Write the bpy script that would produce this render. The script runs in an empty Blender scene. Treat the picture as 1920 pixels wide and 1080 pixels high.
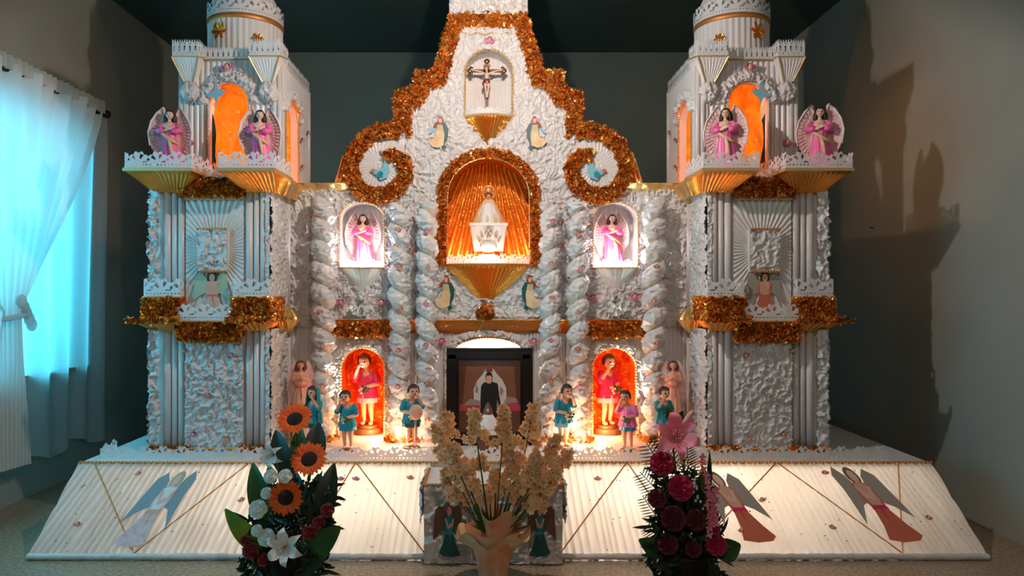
import bpy, math, random
import numpy as np
from math import pi, sin, cos
random.seed(7)
RS = np.random.RandomState(11)
S = bpy.context.scene
C = S.collection
F = 1350.0            # focal length in pixels of a 1920 wide frame
PX, PY, CZ = 916.0, 550.0, 1.1
# ---------------------------------------------------------------- camera, world, lights
cam_d = bpy.data.cameras.new('camera'); cam = bpy.data.objects.new('camera', cam_d); C.objects.link(cam)
cam.location = (0, 0, CZ); cam.rotation_euler = (pi/2, 0, 0)
cam_d.sensor_width = 36; cam_d.lens = F/1920*36
cam_d.shift_x = (960-PX)/1920; cam_d.shift_y = (PY-540)/1920
cam_d.clip_start = .02
S.camera = cam
w = bpy.data.worlds.new('world'); S.world = w; w.use_nodes = True
w.node_tree.nodes['Background'].inputs[0].default_value = (.10, .58, .82, 1)
w.node_tree.nodes['Background'].inputs[1].default_value = .9
S.view_settings.view_transform = 'Standard'; S.view_settings.look = 'None'
S.view_settings.gamma = 1; S.view_settings.use_curve_mapping = False
S.view_settings.exposure = 0.22

def lamp(name, kind, loc, energy, col, size=.02, rot=None, sy=None, spot=None, blend=.3):
    l = bpy.data.lights.new(name, kind); l.energy = energy; l.color = col
    if kind == 'AREA':
        l.size = size
        if sy: l.shape = 'RECTANGLE'; l.size_y = sy
    else: l.shadow_soft_size = size
    if spot: l.spot_size = math.radians(spot); l.spot_blend = blend
    o = bpy.data.objects.new(name, l); C.objects.link(o); o.location = loc
    if rot: o.rotation_euler = rot
    return o
# the bulb hung from the ceiling in front of the altar, its shade keeps the light off the ceiling
lamp('ceiling_bulb', 'SPOT', (0, 2.72, 2.30), 44, (1, .84, .74), .02, (math.radians(40), 0, 0), spot=172, blend=.15)
lamp('front_fill', 'POINT', (.35, .2, 2.55), 34, (1, .78, .66), .10)  # added warm fill near the camera, lifts the towers and walls
lamp('floor_lamp_light', 'SPOT', (0, 2.80, .5), 6, (.75, 1, .92), .02, (math.radians(150), 0, 0), spot=95, blend=.4)
for sx in (-1, 1): lamp('graze_fill', 'SPOT', (sx*.755, 3.725, .40), 13, (.66, 1, .92), .015, (math.radians(172), 0, 0), spot=52, blend=.5)  # added spots, streak the ceiling and graze the ruffles
# daylight falling in through the window on the left
lamp('window_daylight', 'AREA', (-3.0, 2.75, 1.5), 120, (.30, .80, 1), 1.5, (0, math.radians(-90), 0), 2.7)
# lamps hidden in the niches
lamp('crucifix_niche_lamp', 'POINT', (0, 3.875, 2.075), 1.1, (.85, .97, 1), .012)
lamp('central_niche_lamp', 'POINT', (.0, 3.80, 1.285), 1.1, (1, .80, .62), .012)
lamp('central_niche_lamp', 'POINT', (-.14, 3.92, 1.285), .8, (1, .72, .45), .012)
lamp('central_niche_lamp', 'POINT', (.15, 3.92, 1.285), .6, (1, .80, .6), .012)
for sx in (-1, 1):
    lamp('side_niche_lamp', 'POINT', (sx*.655+.0, 3.80, 1.27), 2.4, (1, .90, .93), .012)
    lamp('orange_niche_lamp', 'POINT', (sx*.60, 3.80, .39), 2.6, (1, .42, .14), .012)
    lamp('orange_niche_lamp', 'POINT', (sx*.66, 3.99, .80), .7, (1, .42, .14), .012)
    lamp('belfry_lamp', 'POINT', (sx*1.24, 3.93, 1.80), 3.0, (1, .62, .28), .015)
    lamp('belfry_lamp', 'POINT', (sx*1.22, 3.90, 2.06), 1.2, (1, .62, .28), .015)
lamp('arch_window_lamp', 'POINT', (0, 3.95, .80), 2.5, (1, .95, .85), .02)
for x, e in ((-.62, 17), (.72, 17), (-1.05, 3.5), (1.25, 7), (1.62, 1.2)):
    lamp('platform_inner_lamp', 'AREA', (x, 3.35, .17), e*.8, (1, .93, .85), .36, (math.radians(90), 0, 0), .22)
# small lamps at the foot of the altar that graze the columns
lamp('deck_lamp', 'POINT', (-.42, 3.55, .42), 2.2, (1, .55, .3), .02)
lamp('deck_lamp', 'POINT', (.42, 3.55, .42), 2.2, (1, .55, .3), .02)

# ---------------------------------------------------------------- materials
M = {}
def mat(name, col, rough=.6, metal=0., bump=0., bscale=60, col2=None, cscale=8, trans=0., emit=0., spec=.5, sheen=0., alpha=1., coat=0.):
    m = bpy.data.materials.new(name); m.use_nodes = True; nt = m.node_tree
    b = nt.nodes['Principled BSDF']
    b.inputs['Base Color'].default_value = (*col, 1); b.inputs['Roughness'].default_value = rough
    b.inputs['Metallic'].default_value = metal; b.inputs['Specular IOR Level'].default_value = spec
    if sheen: b.inputs['Sheen Weight'].default_value = sheen
    if coat: b.inputs['Coat Weight'].default_value = coat
    if alpha < 1: b.inputs['Alpha'].default_value = alpha
    tc = nt.nodes.new('ShaderNodeTexCoord')
    if col2:
        n = nt.nodes.new('ShaderNodeTexNoise'); n.inputs['Scale'].default_value = cscale; n.inputs['Detail'].default_value = 5
        r = nt.nodes.new('ShaderNodeValToRGB'); r.color_ramp.elements[0].position = .35; r.color_ramp.elements[1].position = .68
        r.color_ramp.elements[0].color = (*col, 1); r.color_ramp.elements[1].color = (*col2, 1)
        nt.links.new(tc.outputs['Object'], n.inputs['Vector']); nt.links.new(n.outputs['Fac'], r.inputs['Fac'])
        nt.links.new(r.outputs['Color'], b.inputs['Base Color'])
    if bump:
        n2 = nt.nodes.new('ShaderNodeTexNoise'); n2.inputs['Scale'].default_value = bscale; n2.inputs['Detail'].default_value = 4
        bp = nt.nodes.new('ShaderNodeBump'); bp.inputs['Strength'].default_value = bump; bp.inputs['Distance'].default_value = .01
        nt.links.new(tc.outputs['Object'], n2.inputs['Vector']); nt.links.new(n2.outputs['Fac'], bp.inputs['Height'])
        nt.links.new(bp.outputs['Normal'], b.inputs['Normal'])
    if trans:
        out = nt.nodes['Material Output']; t = nt.nodes.new('ShaderNodeBsdfTranslucent'); mx = nt.nodes.new('ShaderNodeMixShader')
        if col2: nt.links.new(r.outputs['Color'], t.inputs['Color'])
        else: t.inputs['Color'].default_value = (*col, 1)
        mx.inputs[0].default_value = trans
        nt.links.new(b.outputs[0], mx.inputs[1]); nt.links.new(t.outputs[0], mx.inputs[2]); nt.links.new(mx.outputs[0], out.inputs['Surface'])
    M[name] = m
    return m
mat('satin', (.72, .69, .68), .34, spec=.6)
mat('satin_back', (.80, .79, .77), .6)
mat('pleat_cloth', (.76, .73, .71), .45)
mat('lace', (.90, .90, .90), .6, trans=.25)
mat('deck_cloth', (.88, .86, .82), .6, trans=.5, col2=(.80, .76, .70), cscale=5)
mat('gold', (.95, .40, .07), .25, .92, bump=.35, bscale=140)
mat('gold_foil', (1.0, .45, .08), .22, .82, bump=.3, bscale=120)
mat('gold_bright', (1.0, .64, .22), .22, .85, bump=.2, bscale=90)
mat('gold_dark', (.52, .17, .03), .35, .8, bump=.4, bscale=120)
mat('gold_cord', (.62, .26, .07), .45, .5)
mat('gold_thin', (.78, .50, .22), .4, .5)
mat('cellophane', (1.0, .30, .02), .16, trans=.55, spec=.8)
mat('orange_foil', (1.0, .17, .02), .28, .45, bump=.9, bscale=16, col2=(1, .27, .03), cscale=6)
mat('skin', (.80, .40, .27), .4)
mat('skin_pale', (.86, .56, .42), .4)
mat('hair', (.055, .022, .015), .5)
mat('hair_red', (.30, .05, .02), .45)
mat('eye', (.02, .015, .015), .3)
mat('lips', (.50, .07, .06), .4)
mat('pink', (.92, .13, .40), .38, col2=(.95, .22, .50), cscale=30)
mat('pink_light', (.90, .50, .62), .4)
mat('hot_pink', (.75, .03, .14), .4)
mat('teal', (.015, .28, .36), .3)
mat('teal_dark', (.01, .09, .10), .4)
mat('blue_light', (.25, .55, .68), .5)
mat('peach', (.80, .42, .30), .5)
mat('peach_red', (.70, .17, .10), .5)
mat('print_blue', (.28, .36, .40), .6)
mat('cream', (.85, .66, .40), .55, col2=(.75, .48, .22), cscale=25)
mat('cream_petal', (.95, .70, .42), .55, col2=(.86, .50, .22), cscale=30, trans=.35)
mat('sage', (.45, .52, .35), .5)
mat('wing', (.86, .62, .60), .45, col2=(.74, .42, .42), cscale=40)
mat('wing_white', (.90, .84, .82), .45)
mat('paper_grey', (.42, .36, .30), .6)
mat('paper_dark', (.22, .15, .09), .6)
mat('brown', (.16, .07, .035), .5)
mat('dark_wood', (.010, .005, .004), .5, spec=.25)
mat('bronze', (.20, .11, .05), .35, .6)
mat('black', (.008, .008, .008), .5)
mat('iron', (.015, .013, .012), .45, .5)
mat('white', (.86, .85, .83), .5)
mat('white_petal', (.86, .87, .82), .5, trans=.2)
mat('petal_orange', (.92, .11, .003), .5, col2=(.96, .18, .005), cscale=20, trans=.2)
mat('seed', (.035, .012, .006), .8, bump=1, bscale=300)
mat('leaf', (.02, .075, .015), .4, col2=(.04, .13, .025), cscale=14)
mat('leaf_dark', (.007, .026, .010), .45)
mat('leaf_lime', (.30, .42, .02), .4, col2=(.10, .22, .02), cscale=9)
mat('stem', (.05, .10, .02), .5)
mat('rose_red', (.20, .006, .01), .5)
mat('carnation', (.42, .008, .06), .6)
mat('carnation_dark', (.10, .004, .014), .6)
mat('lily_pink', (.80, .18, .28), .45, col2=(.88, .34, .42), cscale=18, trans=.15)
mat('pot_orange', (.72, .26, .10), .6, col2=(.80, .50, .34), cscale=12)
mat('photo_brown', (.13, .045, .022), .35)
mat('photo_brown_light', (.24, .09, .045), .35)
mat('photo_white', (.72, .62, .55), .35)
mat('photo_grey', (.35, .26, .22), .35)
mat('photo_pink', (.50, .05, .09), .35)
mat('photo_red', (.25, .04, .02), .35)
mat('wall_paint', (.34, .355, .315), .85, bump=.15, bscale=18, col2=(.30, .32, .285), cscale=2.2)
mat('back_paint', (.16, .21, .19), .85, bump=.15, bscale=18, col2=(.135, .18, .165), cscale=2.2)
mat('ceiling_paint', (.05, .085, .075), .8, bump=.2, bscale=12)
mat('curtain', (.80, .84, .84), .7, trans=.6)
mat('curtain_thick', (.86, .87, .85), .7, trans=.42)
mat('window_frame', (.30, .32, .33), .4, .5)

def floor_mat():
    m = bpy.data.materials.new('terrazzo'); m.use_nodes = True; nt = m.node_tree; b = nt.nodes['Principled BSDF']
    tc = nt.nodes.new('ShaderNodeTexCoord'); n = nt.nodes.new('ShaderNodeTexNoise'); n.inputs['Scale'].default_value = 70; n.inputs['Detail'].default_value = 8
    n.inputs['Roughness'].default_value = .75
    r = nt.nodes.new('ShaderNodeValToRGB'); e = r.color_ramp.elements
    e[0].position = .36; e[0].color = (.16, .10, .06, 1); e[1].position = .66; e[1].color = (.56, .45, .30, 1)
    nt.links.new(tc.outputs['Object'], n.inputs['Vector']); nt.links.new(n.outputs['Fac'], r.inputs['Fac'])
    nt.links.new(r.outputs['Color'], b.inputs['Base Color']); b.inputs['Roughness'].default_value = .38
    M['terrazzo'] = m
floor_mat()
def glass_mat():
    m = bpy.data.materials.new('glass'); m.use_nodes = True; nt = m.node_tree; b = nt.nodes['Principled BSDF']
    out = nt.nodes['Material Output']; t = nt.nodes.new('ShaderNodeBsdfTransparent'); t.inputs[0].default_value = (.55, .93, 1, 1)
    g = nt.nodes.new('ShaderNodeBsdfGlossy'); g.inputs['Roughness'].default_value = .05; mx = nt.nodes.new('ShaderNodeMixShader'); mx.inputs[0].default_value = .08
    nt.links.new(t.outputs[0], mx.inputs[1]); nt.links.new(g.outputs[0], mx.inputs[2]); nt.links.new(mx.outputs[0], out.inputs['Surface'])
    nt.nodes.remove(b); M['glass'] = m
glass_mat()

# ---------------------------------------------------------------- mesh builder
class MB:
    def __init__(s): s.v = []; s.f = []; s.n = 0
    def add(s, v, faces, mi=0, smooth=True):
        v = np.asarray(v, float).reshape(-1, 3)
        if isinstance(faces, np.ndarray): s.f.append((faces + s.n, mi, smooth))
        else:
            by = {}
            for f in faces: by.setdefault(len(f), []).append(f)
            for k, L in by.items(): s.f.append((np.array(L, int) + s.n, mi, smooth))
        s.v.append(v); s.n += len(v)
    def box(s, c, d, mi=0, rz=0.):
        x, y, z = d[0]/2, d[1]/2, d[2]/2
        p = np.array([(a, b, e) for a in (-x, x) for b in (-y, y) for e in (-z, z)])
        if rz: p = np.c_[p[:, 0]*cos(rz)-p[:, 1]*sin(rz), p[:, 0]*sin(rz)+p[:, 1]*cos(rz), p[:, 2]]
        s.add(p + np.array(c), [(0, 1, 3, 2), (4, 6, 7, 5), (0, 4, 5, 1), (2, 3, 7, 6), (0, 2, 6, 4), (1, 5, 7, 3)], mi, False)
    def bx(s, x0, x1, y0, y1, z0, z1, mi=0): s.box(((x0+x1)/2, (y0+y1)/2, (z0+z1)/2), (abs(x1-x0), abs(y1-y0), abs(z1-z0)), mi)
    def grid(s, P, mi=0, mask=None, wrap=False, smooth=True):
        """P: (nu, nv, 3)"""
        nu, nv = P.shape[:2]; idx = np.arange(nu*nv).reshape(nu, nv)
        if wrap: idx = np.vstack([idx, idx[:1]])
        q = np.stack([idx[:-1, :-1], idx[1:, :-1], idx[1:, 1:], idx[:-1, 1:]], -1).reshape(-1, 4)
        if mask is not None: q = q[mask.reshape(-1)]
        if len(q): 
            if mask is not None:
                u, inv = np.unique(q, return_inverse=True); s.add(P.reshape(-1, 3)[u], inv.reshape(-1, 4), mi, smooth)
            else: s.add(P.reshape(-1, 3), q, mi, smooth)
    def tube(s, path, r, seg=8, mi=0, cap=True, closed=False, smooth=True):
        p = np.asarray(path, float); n = len(p); r = np.broadcast_to(np.asarray(r, float), (n,))
        if closed: t = np.roll(p, -1, 0) - np.roll(p, 1, 0)
        else: t = np.gradient(p, axis=0)
        t /= np.linalg.norm(t, axis=1)[:, None] + 1e-12
        up = np.array([0, 0, 1.]) if abs(t[:, 2]).mean() < .8 else np.array([1., 0, 0])
        a = np.cross(t, up); a /= np.linalg.norm(a, axis=1)[:, None] + 1e-12; b = np.cross(a, t)
        th = np.linspace(0, 2*pi, seg, endpoint=False)
        P = p[:, None] + r[:, None, None]*(a[:, None]*np.cos(th)[None, :, None] + b[:, None]*np.sin(th)[None, :, None])
        idx = np.arange(n*seg).reshape(n, seg); j = np.roll(idx, -1, 1)
        if closed: q = np.stack([idx, j, np.roll(j, -1, 0), np.roll(idx, -1, 0)], -1).reshape(-1, 4)
        else: q = np.stack([idx[:-1], j[:-1], j[1:], idx[1:]], -1).reshape(-1, 4)
        fs = [tuple(x) for x in q]
        if cap and not closed: fs += [tuple(idx[0][::-1]), tuple(idx[-1])]
        s.add(P.reshape(-1, 3), fs, mi, smooth)
    def lathe(s, prof, c=(0, 0, 0), seg=24, mi=0, sx=1, sy=1, smooth=True, pleat=0, npl=0):
        pr = np.array(prof, float); th = np.linspace(0, 2*pi, seg, endpoint=False)
        k = 1 + (pleat*np.cos(npl*th) if npl else 0*th)
        P = np.stack([c[0]+sx*pr[None, :, 0]*(np.cos(th)*k)[:, None], c[1]+sy*pr[None, :, 0]*(np.sin(th)*k)[:, None],
                      c[2]+np.broadcast_to(pr[None, :, 1], (seg, len(pr)))], -1)
        s.grid(P, mi, wrap=True, smooth=smooth)
    def ell(s, c, r, seg=12, mi=0, rings=8, rot=None):
        ph = np.linspace(0, pi, rings+1); th = np.linspace(0, 2*pi, seg, endpoint=False)
        P = np.stack([np.sin(ph)[None]*np.cos(th)[:, None]*r[0], np.sin(ph)[None]*np.sin(th)[:, None]*r[1], np.broadcast_to(np.cos(ph)[None]*r[2], (seg, rings+1))], -1)
        if rot is not None: P = P @ np.asarray(rot).T
        s.grid(P + np.array(c), mi, wrap=True)
    def cap(s, a, b, ra, rb, seg=10, mi=0):
        a = np.array(a, float); b = np.array(b, float); d = b-a; L = np.linalg.norm(d); d /= L+1e-12
        ps = [a-d*ra*k for k in (.98, .7, .35)] + [a, b] + [b+d*rb*k for k in (.35, .7, .98)]
        rr = [ra*.2, ra*.71, ra*.94, ra, rb, rb*.94, rb*.71, rb*.2]
        s.tube(ps, rr, seg, mi)
    def prism(s, poly, fn, depth, mi=0, back=True, front=True):
        """poly in 2D, fn(u, v, d) -> xyz"""
        n = len(poly); A = [fn(u, v, 0) for u, v in poly]; B = [fn(u, v, depth) for u, v in poly]
        fs = [(i, (i+1) % n, n+(i+1) % n, n+i) for i in range(n)]
        if front: fs.append(tuple(range(n)))
        if back: fs.append(tuple(range(2*n-1, n-1, -1)))
        s.add(A+B, fs, mi, False)
    def build(s, name, mats, parent=None, label=None, kind=None, off=None):
        if mats in ('gold_foil', 'gold_bright') and 'foil' in name or name == 'gold_knot': mats = ['gold_foil', 'gold_dark', 'gold_bright']
        me = bpy.data.meshes.new(name)
        V = np.concatenate(s.v)
        if off is None: off = root_loc(parent)
        V = V - np.array(off)
        loops = []; starts = []; mi = []; sm = []; k = 0
        for f, m_, s_ in s.f:
            n, c = f.shape; loops.append(f.reshape(-1)); starts.append(k + np.arange(n)*c); k += n*c
            mi.append(np.full(n, m_)); sm.append(np.full(n, s_))
        loops = np.concatenate(loops); starts = np.concatenate(starts)
        me.vertices.add(len(V)); me.vertices.foreach_set('co', V.astype(np.float32).ravel())
        me.loops.add(len(loops)); me.loops.foreach_set('vertex_index', loops.astype(np.int32))
        me.polygons.add(len(starts)); me.polygons.foreach_set('loop_start', starts.astype(np.int32))
        me.polygons.foreach_set('material_index', np.concatenate(mi).astype(np.int32))
        me.polygons.foreach_set('use_smooth', np.concatenate(sm))
        me.update(calc_edges=True)
        for m_ in (mats if isinstance(mats, (list, tuple)) else [mats]): me.materials.append(M[m_])
        return link(name, me, parent, label, kind)
def root_loc(p):
    v = np.zeros(3)
    while p is not None: v = v + np.array(p.location); p = p.parent
    return v
def link(name, me, parent=None, label=None, kind=None):
    o = bpy.data.objects.new(name, me); C.objects.link(o)
    if parent is not None: o.parent = parent
    if label: o['label'] = label
    if kind: o['kind'] = kind
    return o
def thing(name, loc, label, cat, group=None):
    o = bpy.data.objects.new(name, None); C.objects.link(o); o.location = loc; o.empty_display_size = .05
    return tag(o, label, cat, group)
def tag(o, label, cat, group=None):
    o['label'] = label; o['category'] = cat
    if group: o['group'] = group
    return o
def kids(o): return [c for c in bpy.data.objects if c.parent == o]
def copy_tree(o, parent=None):
    c = o.copy(); C.objects.link(c); c.parent = parent
    for ch in kids(o): copy_tree(ch, c)
    return c
# ---------------------------------------------------------------- noise
def _h(i, j, k, s):
    n = (i*374761393 + j*668265263 + k*2147483647 + s*1274126177) & 0xffffffff
    n = ((n ^ (n >> 13))*1274126177) & 0xffffffff
    n = ((n ^ (n >> 16))*2246822519) & 0xffffffff
    return ((n ^ (n >> 15)) & 0xffff)/65535.0
def vn(x, y, s=0):
    i = np.floor(x).astype(np.int64); j = np.floor(y).astype(np.int64); a = x-i; b = y-j
    a = a*a*(3-2*a); b = b*b*(3-2*b)
    return (_h(i, j, 0, s)*(1-a)+_h(i+1, j, 0, s)*a)*(1-b) + (_h(i, j+1, 0, s)*(1-a)+_h(i+1, j+1, 0, s)*a)*b
def ruffle(u, v, sc=.021, amp=.012, s=0):
    """gathered ribbon: warped sharp ridges"""
    x = u/sc; y = v/sc
    wx = x + 1.5*vn(x*.55, y*.55, s+1) + .5*vn(x*1.4, y*1.4, s+2); wy = y + 1.5*vn(x*.55+9, y*.55, s+3) + .5*vn(x*1.4, y*1.4+7, s+4)
    n = vn(wx, wy*.75, s+5); r = 1-np.abs(2*n-1); r = r**1.6
    n2 = vn(wx*1.9+31, wy*1.9, s+6); r2 = 1-np.abs(2*n2-1)
    return amp*1.55*(.80*r + .45*r2**2 + .30*vn(x*.4, y*.4, s+8))
def inpoly(x, y, poly):
    poly = np.asarray(poly); n = len(poly); c = np.zeros(x.shape, bool); j = n-1
    for i in range(n):
        xi, yi = poly[i]; xj, yj = poly[j]
        if yi != yj: c ^= ((yi > y) != (yj > y)) & (x < (xj-xi)*(y-yi)/(yj-yi)+xi)
        j = i
    return c
def sheet(mb, u0, u1, v0, v1, fn, hf, step=.0036, mask=None, mi=0, smooth=True):
    nu = max(2, int(abs(u1-u0)/step)+1); nv = max(2, int(abs(v1-v0)/step)+1)
    U, V = np.meshgrid(np.linspace(u0, u1, nu), np.linspace(v0, v1, nv), indexing='ij')
    P = np.stack(fn(U, V, hf(U, V)), -1)
    m = None
    if mask is not None:
        uc = (U[:-1, :-1]+U[1:, 1:])/2; vc = (V[:-1, :-1]+V[1:, 1:])/2; m = mask(uc, vc)
    mb.grid(P, mi, m, smooth=smooth)
def front(Y): return lambda u, v, h: (u, np.broadcast_to(Y-h, np.shape(u)) if np.ndim(h) or np.ndim(u) else Y-h, v)
def frontd(Y): return lambda u, v, d: (u, Y+d, v)
def flutes(wid, amp): return lambda u, v: amp*np.abs(np.sin(pi*u/wid))
def arch(x0, x1, z0, z1, rise=None, n=18):
    r = (x1-x0)/2; rise = r if rise is None else rise; c = (x0+x1)/2
    return [(x0, z0)] + [(c - r*cos(t), z1-rise+rise*sin(t)) for t in np.linspace(0, pi, n)] + [(x1, z0)]
def scatter(poly, dens):
    p = np.array(poly); lo = p.min(0); hi = p.max(0); n = int((hi-lo).prod()*dens)
    q = RS.rand(n, 2)*(hi-lo)+lo
    return q[inpoly(q[:, 0], q[:, 1], p)]
def quadpts(o, i, dens):
    """points between two matched outlines"""
    out = []
    for k in range(len(o)-1):
        a, b, c, d = [np.array(t, float) for t in (o[k], o[k+1], i[k+1], i[k])]
        ar = .5*abs((c-a)[0]*(d-b)[1]-(c-a)[1]*(d-b)[0]); n = max(1, int(ar*dens))
        s, t = RS.rand(n, 1), RS.rand(n, 1)
        out.append((a*(1-s)+b*s)*(1-t)+(d*(1-s)+c*s)*t)
    return np.concatenate(out)
def flakes(mb, P, L=.016, W=.009, mi=0, N=(0, -1, 0), h=.012, bend=.5):
    """curled shards of foil standing on a surface of normal N; P (n,3)"""
    L *= 1.75; W *= 1.5; n = len(P); N = np.broadcast_to(np.array(N, float), (n, 3)).copy()
    q = RS.randn(n, 3); T = q-(q*N).sum(1)[:, None]*N; T /= np.linalg.norm(T, axis=1)[:, None]
    D = N*(.55+RS.rand(n, 1)*.5) + RS.randn(n, 3)*.45; D -= (D*T).sum(1)[:, None]*T; D /= np.linalg.norm(D, axis=1)[:, None]
    Bn = np.cross(T, D); l = L*(.6+.8*RS.rand(n, 1)); wd = W*(.7+.6*RS.rand(n, 1)); P = P + N*(h*RS.rand(n, 1)*.6)
    V = []
    for a, k in ((-.5, 0), (0, bend), (.5, 0)):
        for b in (-.3, .7): V.append(P + T*l*a + D*wd*b + Bn*l*k*(.6 if b > 0 else .2)*np.sign(RS.rand(n, 1)-.5) )
    V = np.stack(V, 1); pick = RS.choice(3, n, p=(.53, .20, .27))  # random dark and bright golds paint shaded and glinting curls
    for g in range(3):
        Vg = V[pick == g].reshape(-1, 3); b0 = np.arange(len(Vg)//6)[:, None]*6
        if len(Vg): mb.add(Vg, np.concatenate([b0+np.array([[0, 2, 3, 1]]), b0+np.array([[2, 4, 5, 3]])]), g, False)
def foilband(parent, name, outer, inner, Y, depth, dens=15000, label=None, **k):
    mb = MB()
    for j in range(len(outer)-1):
        mb.prism([outer[j], outer[j+1], inner[j+1], inner[j]], frontd(Y), depth)
    mb.build(name, 'gold_dark', parent, label)  # darker gold backing puts shade into the gaps between curls
    fb = MB(); p = quadpts(outer, inner, dens); flakes(fb, np.c_[p[:, 0], np.full(len(p), Y), p[:, 1]], **k)
    fb.build('foil_curl', 'gold_foil', parent, kind='stuff')
# lace with cut holes, along a path of xy(z) points
def lace(parent, path, h=.075, wm=.085, cell=.0024, label=None, name='lace', lean=(0, 0), grid_style=False):
    p = np.array([(a[0], a[1], a[2]) for a in path], float); d = np.r_[0, np.cumsum(np.linalg.norm(np.diff(p, axis=0), axis=1))]
    Lt = d[-1]; nm = max(1, round(Lt/wm)); wm = Lt/nm; ns = int(Lt/cell)+1; nt = int(h/cell)+1
    s = np.linspace(0, Lt, ns); t = np.linspace(0, 1, nt)
    B = np.stack([np.interp(s, d, p[:, k]) for k in range(3)], -1)
    wav = .002*np.sin(s*70)
    dd = np.gradient(B, axis=0); nn = np.stack([dd[:, 1], -dd[:, 0]], -1); nn /= np.linalg.norm(nn, axis=1)[:, None]+1e-9
    P = np.zeros((ns, nt, 3)); P[:] = B[:, None]
    P[:, :, 2] += t[None]*h
    P[:, :, 0] += nn[:, 0][:, None]*(wav[:, None]*t[None]) + lean[0]*t[None]*h
    P[:, :, 1] += nn[:, 1][:, None]*(wav[:, None]*t[None]) + lean[1]*t[None]*h
    sc = (s[:-1]+s[1:])/2; tc = (t[:-1]+t[1:])/2; SS, TT = np.meshgrid(sc, tc, indexing='ij')
    x = (SS % wm)/wm - .5; y = TT; asp = wm/h
    if grid_style:
        on = (y < .9+.1*np.sin(SS/.012*2*pi/1.)) ; per = .026
        xx = (SS % per)/per-.5
        on &= ~((np.abs(xx) < .16) & (np.abs(y-.45) < .17)); on &= ~(((xx*per)**2+((y-.75)*h)**2) < .0030**2); on &= ~(((np.abs(xx)-.5)*per)**2+((y-.2)*h)**2 < .003**2)
    else:
        X = x*wm; Yy = (y-.38)*h; r = np.hypot(X, Yy)/h; th = np.arctan2(Yy, X)
        on = y < .46
        on |= r < .56*(1+.09*np.cos(th*10))
        X2 = (np.abs(x)-.5)*wm; on |= np.hypot(X2, (y-.5)*h)/h < .2
        on &= ~((r > .2) & (r < .46) & (np.cos(th*5+.6) > .45) & (Yy > -.04*h))
        xx = (SS % .017)/.017-.5
        on &= ~((np.hypot(xx*.017, (y-.2)*h) < .0034)); on &= ~(np.hypot(X2, (y-.5)*h)/h < .08)
    mb = MB(); mb.grid(P, 0, on, smooth=False)
    return mb.build(name, 'lace', parent, label)
def cord(parent, pts, r=.004, m='gold_cord', name='gold_trim', closed=False, beads=True, label=None):
    """rope of small beads along a polyline"""
    p = np.array(pts, float)
    if closed: p = np.vstack([p, p[:1]])
    d = np.r_[0, np.cumsum(np.linalg.norm(np.diff(p, axis=0), axis=1))]
    n = max(4, int(d[-1]/(r*1.3))); s = np.linspace(0, d[-1], n)
    Q = np.stack([np.interp(s, d, p[:, k]) for k in range(3)], -1)
    mb = MB(); mb.tube(Q, r*(1+(.35 if beads else 0)*np.where(np.arange(n) % 2, 1, -1)), 5, 0, smooth=False)
    return mb.build(name, m, parent, label)
def frustum(mb, T, Bt, zt, zb, pl=.014, amp=.006, mi=0, nz=6):
    pl *= 2.1; amp *= 1.5
    """pleated inverted pyramid: T and Bt = (x0,x1,y0,y1)"""
    def loop(r, z, n):
        x0, x1, y0, y1 = r; per = []
        for (a, b), (c, d) in (((x0, y0), (x1, y0)), ((x1, y0), (x1, y1)), ((x1, y1), (x0, y1)), ((x0, y1), (x0, y0))):
            for k in range(n): f = k/n; per.append((a+(c-a)*f, b+(d-b)*f, z))
        return np.array(per)
    n = max(6, int((T[1]-T[0])/pl*2)//2*2)
    cx, cy = (Bt[0]+Bt[1])/2, (Bt[2]+Bt[3])/2
    R = []
    for k in range(nz):
        f = k/(nz-1); g = f**.85
        r = [T[i]*(1-g)+Bt[i]*g for i in range(4)]; L = loop(r, zt*(1-f)+zb*f, n)
        off = np.where(np.arange(len(L)) % 2, amp, -amp)*(1-.6*f)*(k > 0)
        dx = L[:, 0]-cx; dy = L[:, 1]-cy; nn = np.hypot(dx, dy)+1e-6
        L[:, 0] += dx/nn*off; L[:, 1] += dy/nn*off; R.append(L)
    P = np.stack(R, 1)
    mb.grid(P, mi, wrap=True, smooth=False)
    m = len(P); mb.add(P[:, 0], [tuple(range(m))], mi, False); mb.add(P[:, -1], [tuple(range(m))], mi, False)
def fx(px, Y=3.85): return (px-PX)*Y/F
def fz(py, Y=3.85): return CZ-(py-PY)*Y/F
def W(px, py, Y): return np.array((fx(px, Y), Y, fz(py, Y)))
# ================================================================ THE ROOM
XL, XR, YB, YC, H = -2.49, 2.33, 5.8, -1.6, 3.04
def struct(o): o['kind'] = 'structure'; return o
m = MB(); m.bx(XL-.3, XR+.1, YC-.1, YB+.1, -.1, 0); struct(m.build('floor', 'terrazzo'))
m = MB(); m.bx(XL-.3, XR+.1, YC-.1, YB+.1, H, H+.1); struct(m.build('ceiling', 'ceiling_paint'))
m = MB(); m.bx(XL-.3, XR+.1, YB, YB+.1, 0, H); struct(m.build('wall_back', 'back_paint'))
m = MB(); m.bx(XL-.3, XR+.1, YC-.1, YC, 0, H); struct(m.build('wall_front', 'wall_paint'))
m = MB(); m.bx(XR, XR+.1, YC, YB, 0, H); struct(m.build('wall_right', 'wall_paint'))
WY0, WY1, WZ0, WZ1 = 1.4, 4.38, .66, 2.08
m = MB(); m.bx(XL-.2, XL, YC, WY0, 0, H); m.bx(XL-.2, XL, WY1, YB, 0, H); m.bx(XL-.2, XL, WY0, WY1, 0, WZ0); m.bx(XL-.2, XL, WY0, WY1, WZ1, H)
struct(m.build('wall_left', 'wall_paint'))
win = bpy.data.objects.new('window_1', None); C.objects.link(win); win.location = (XL-.1, (WY0+WY1)/2, WZ0); struct(win)
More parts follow.
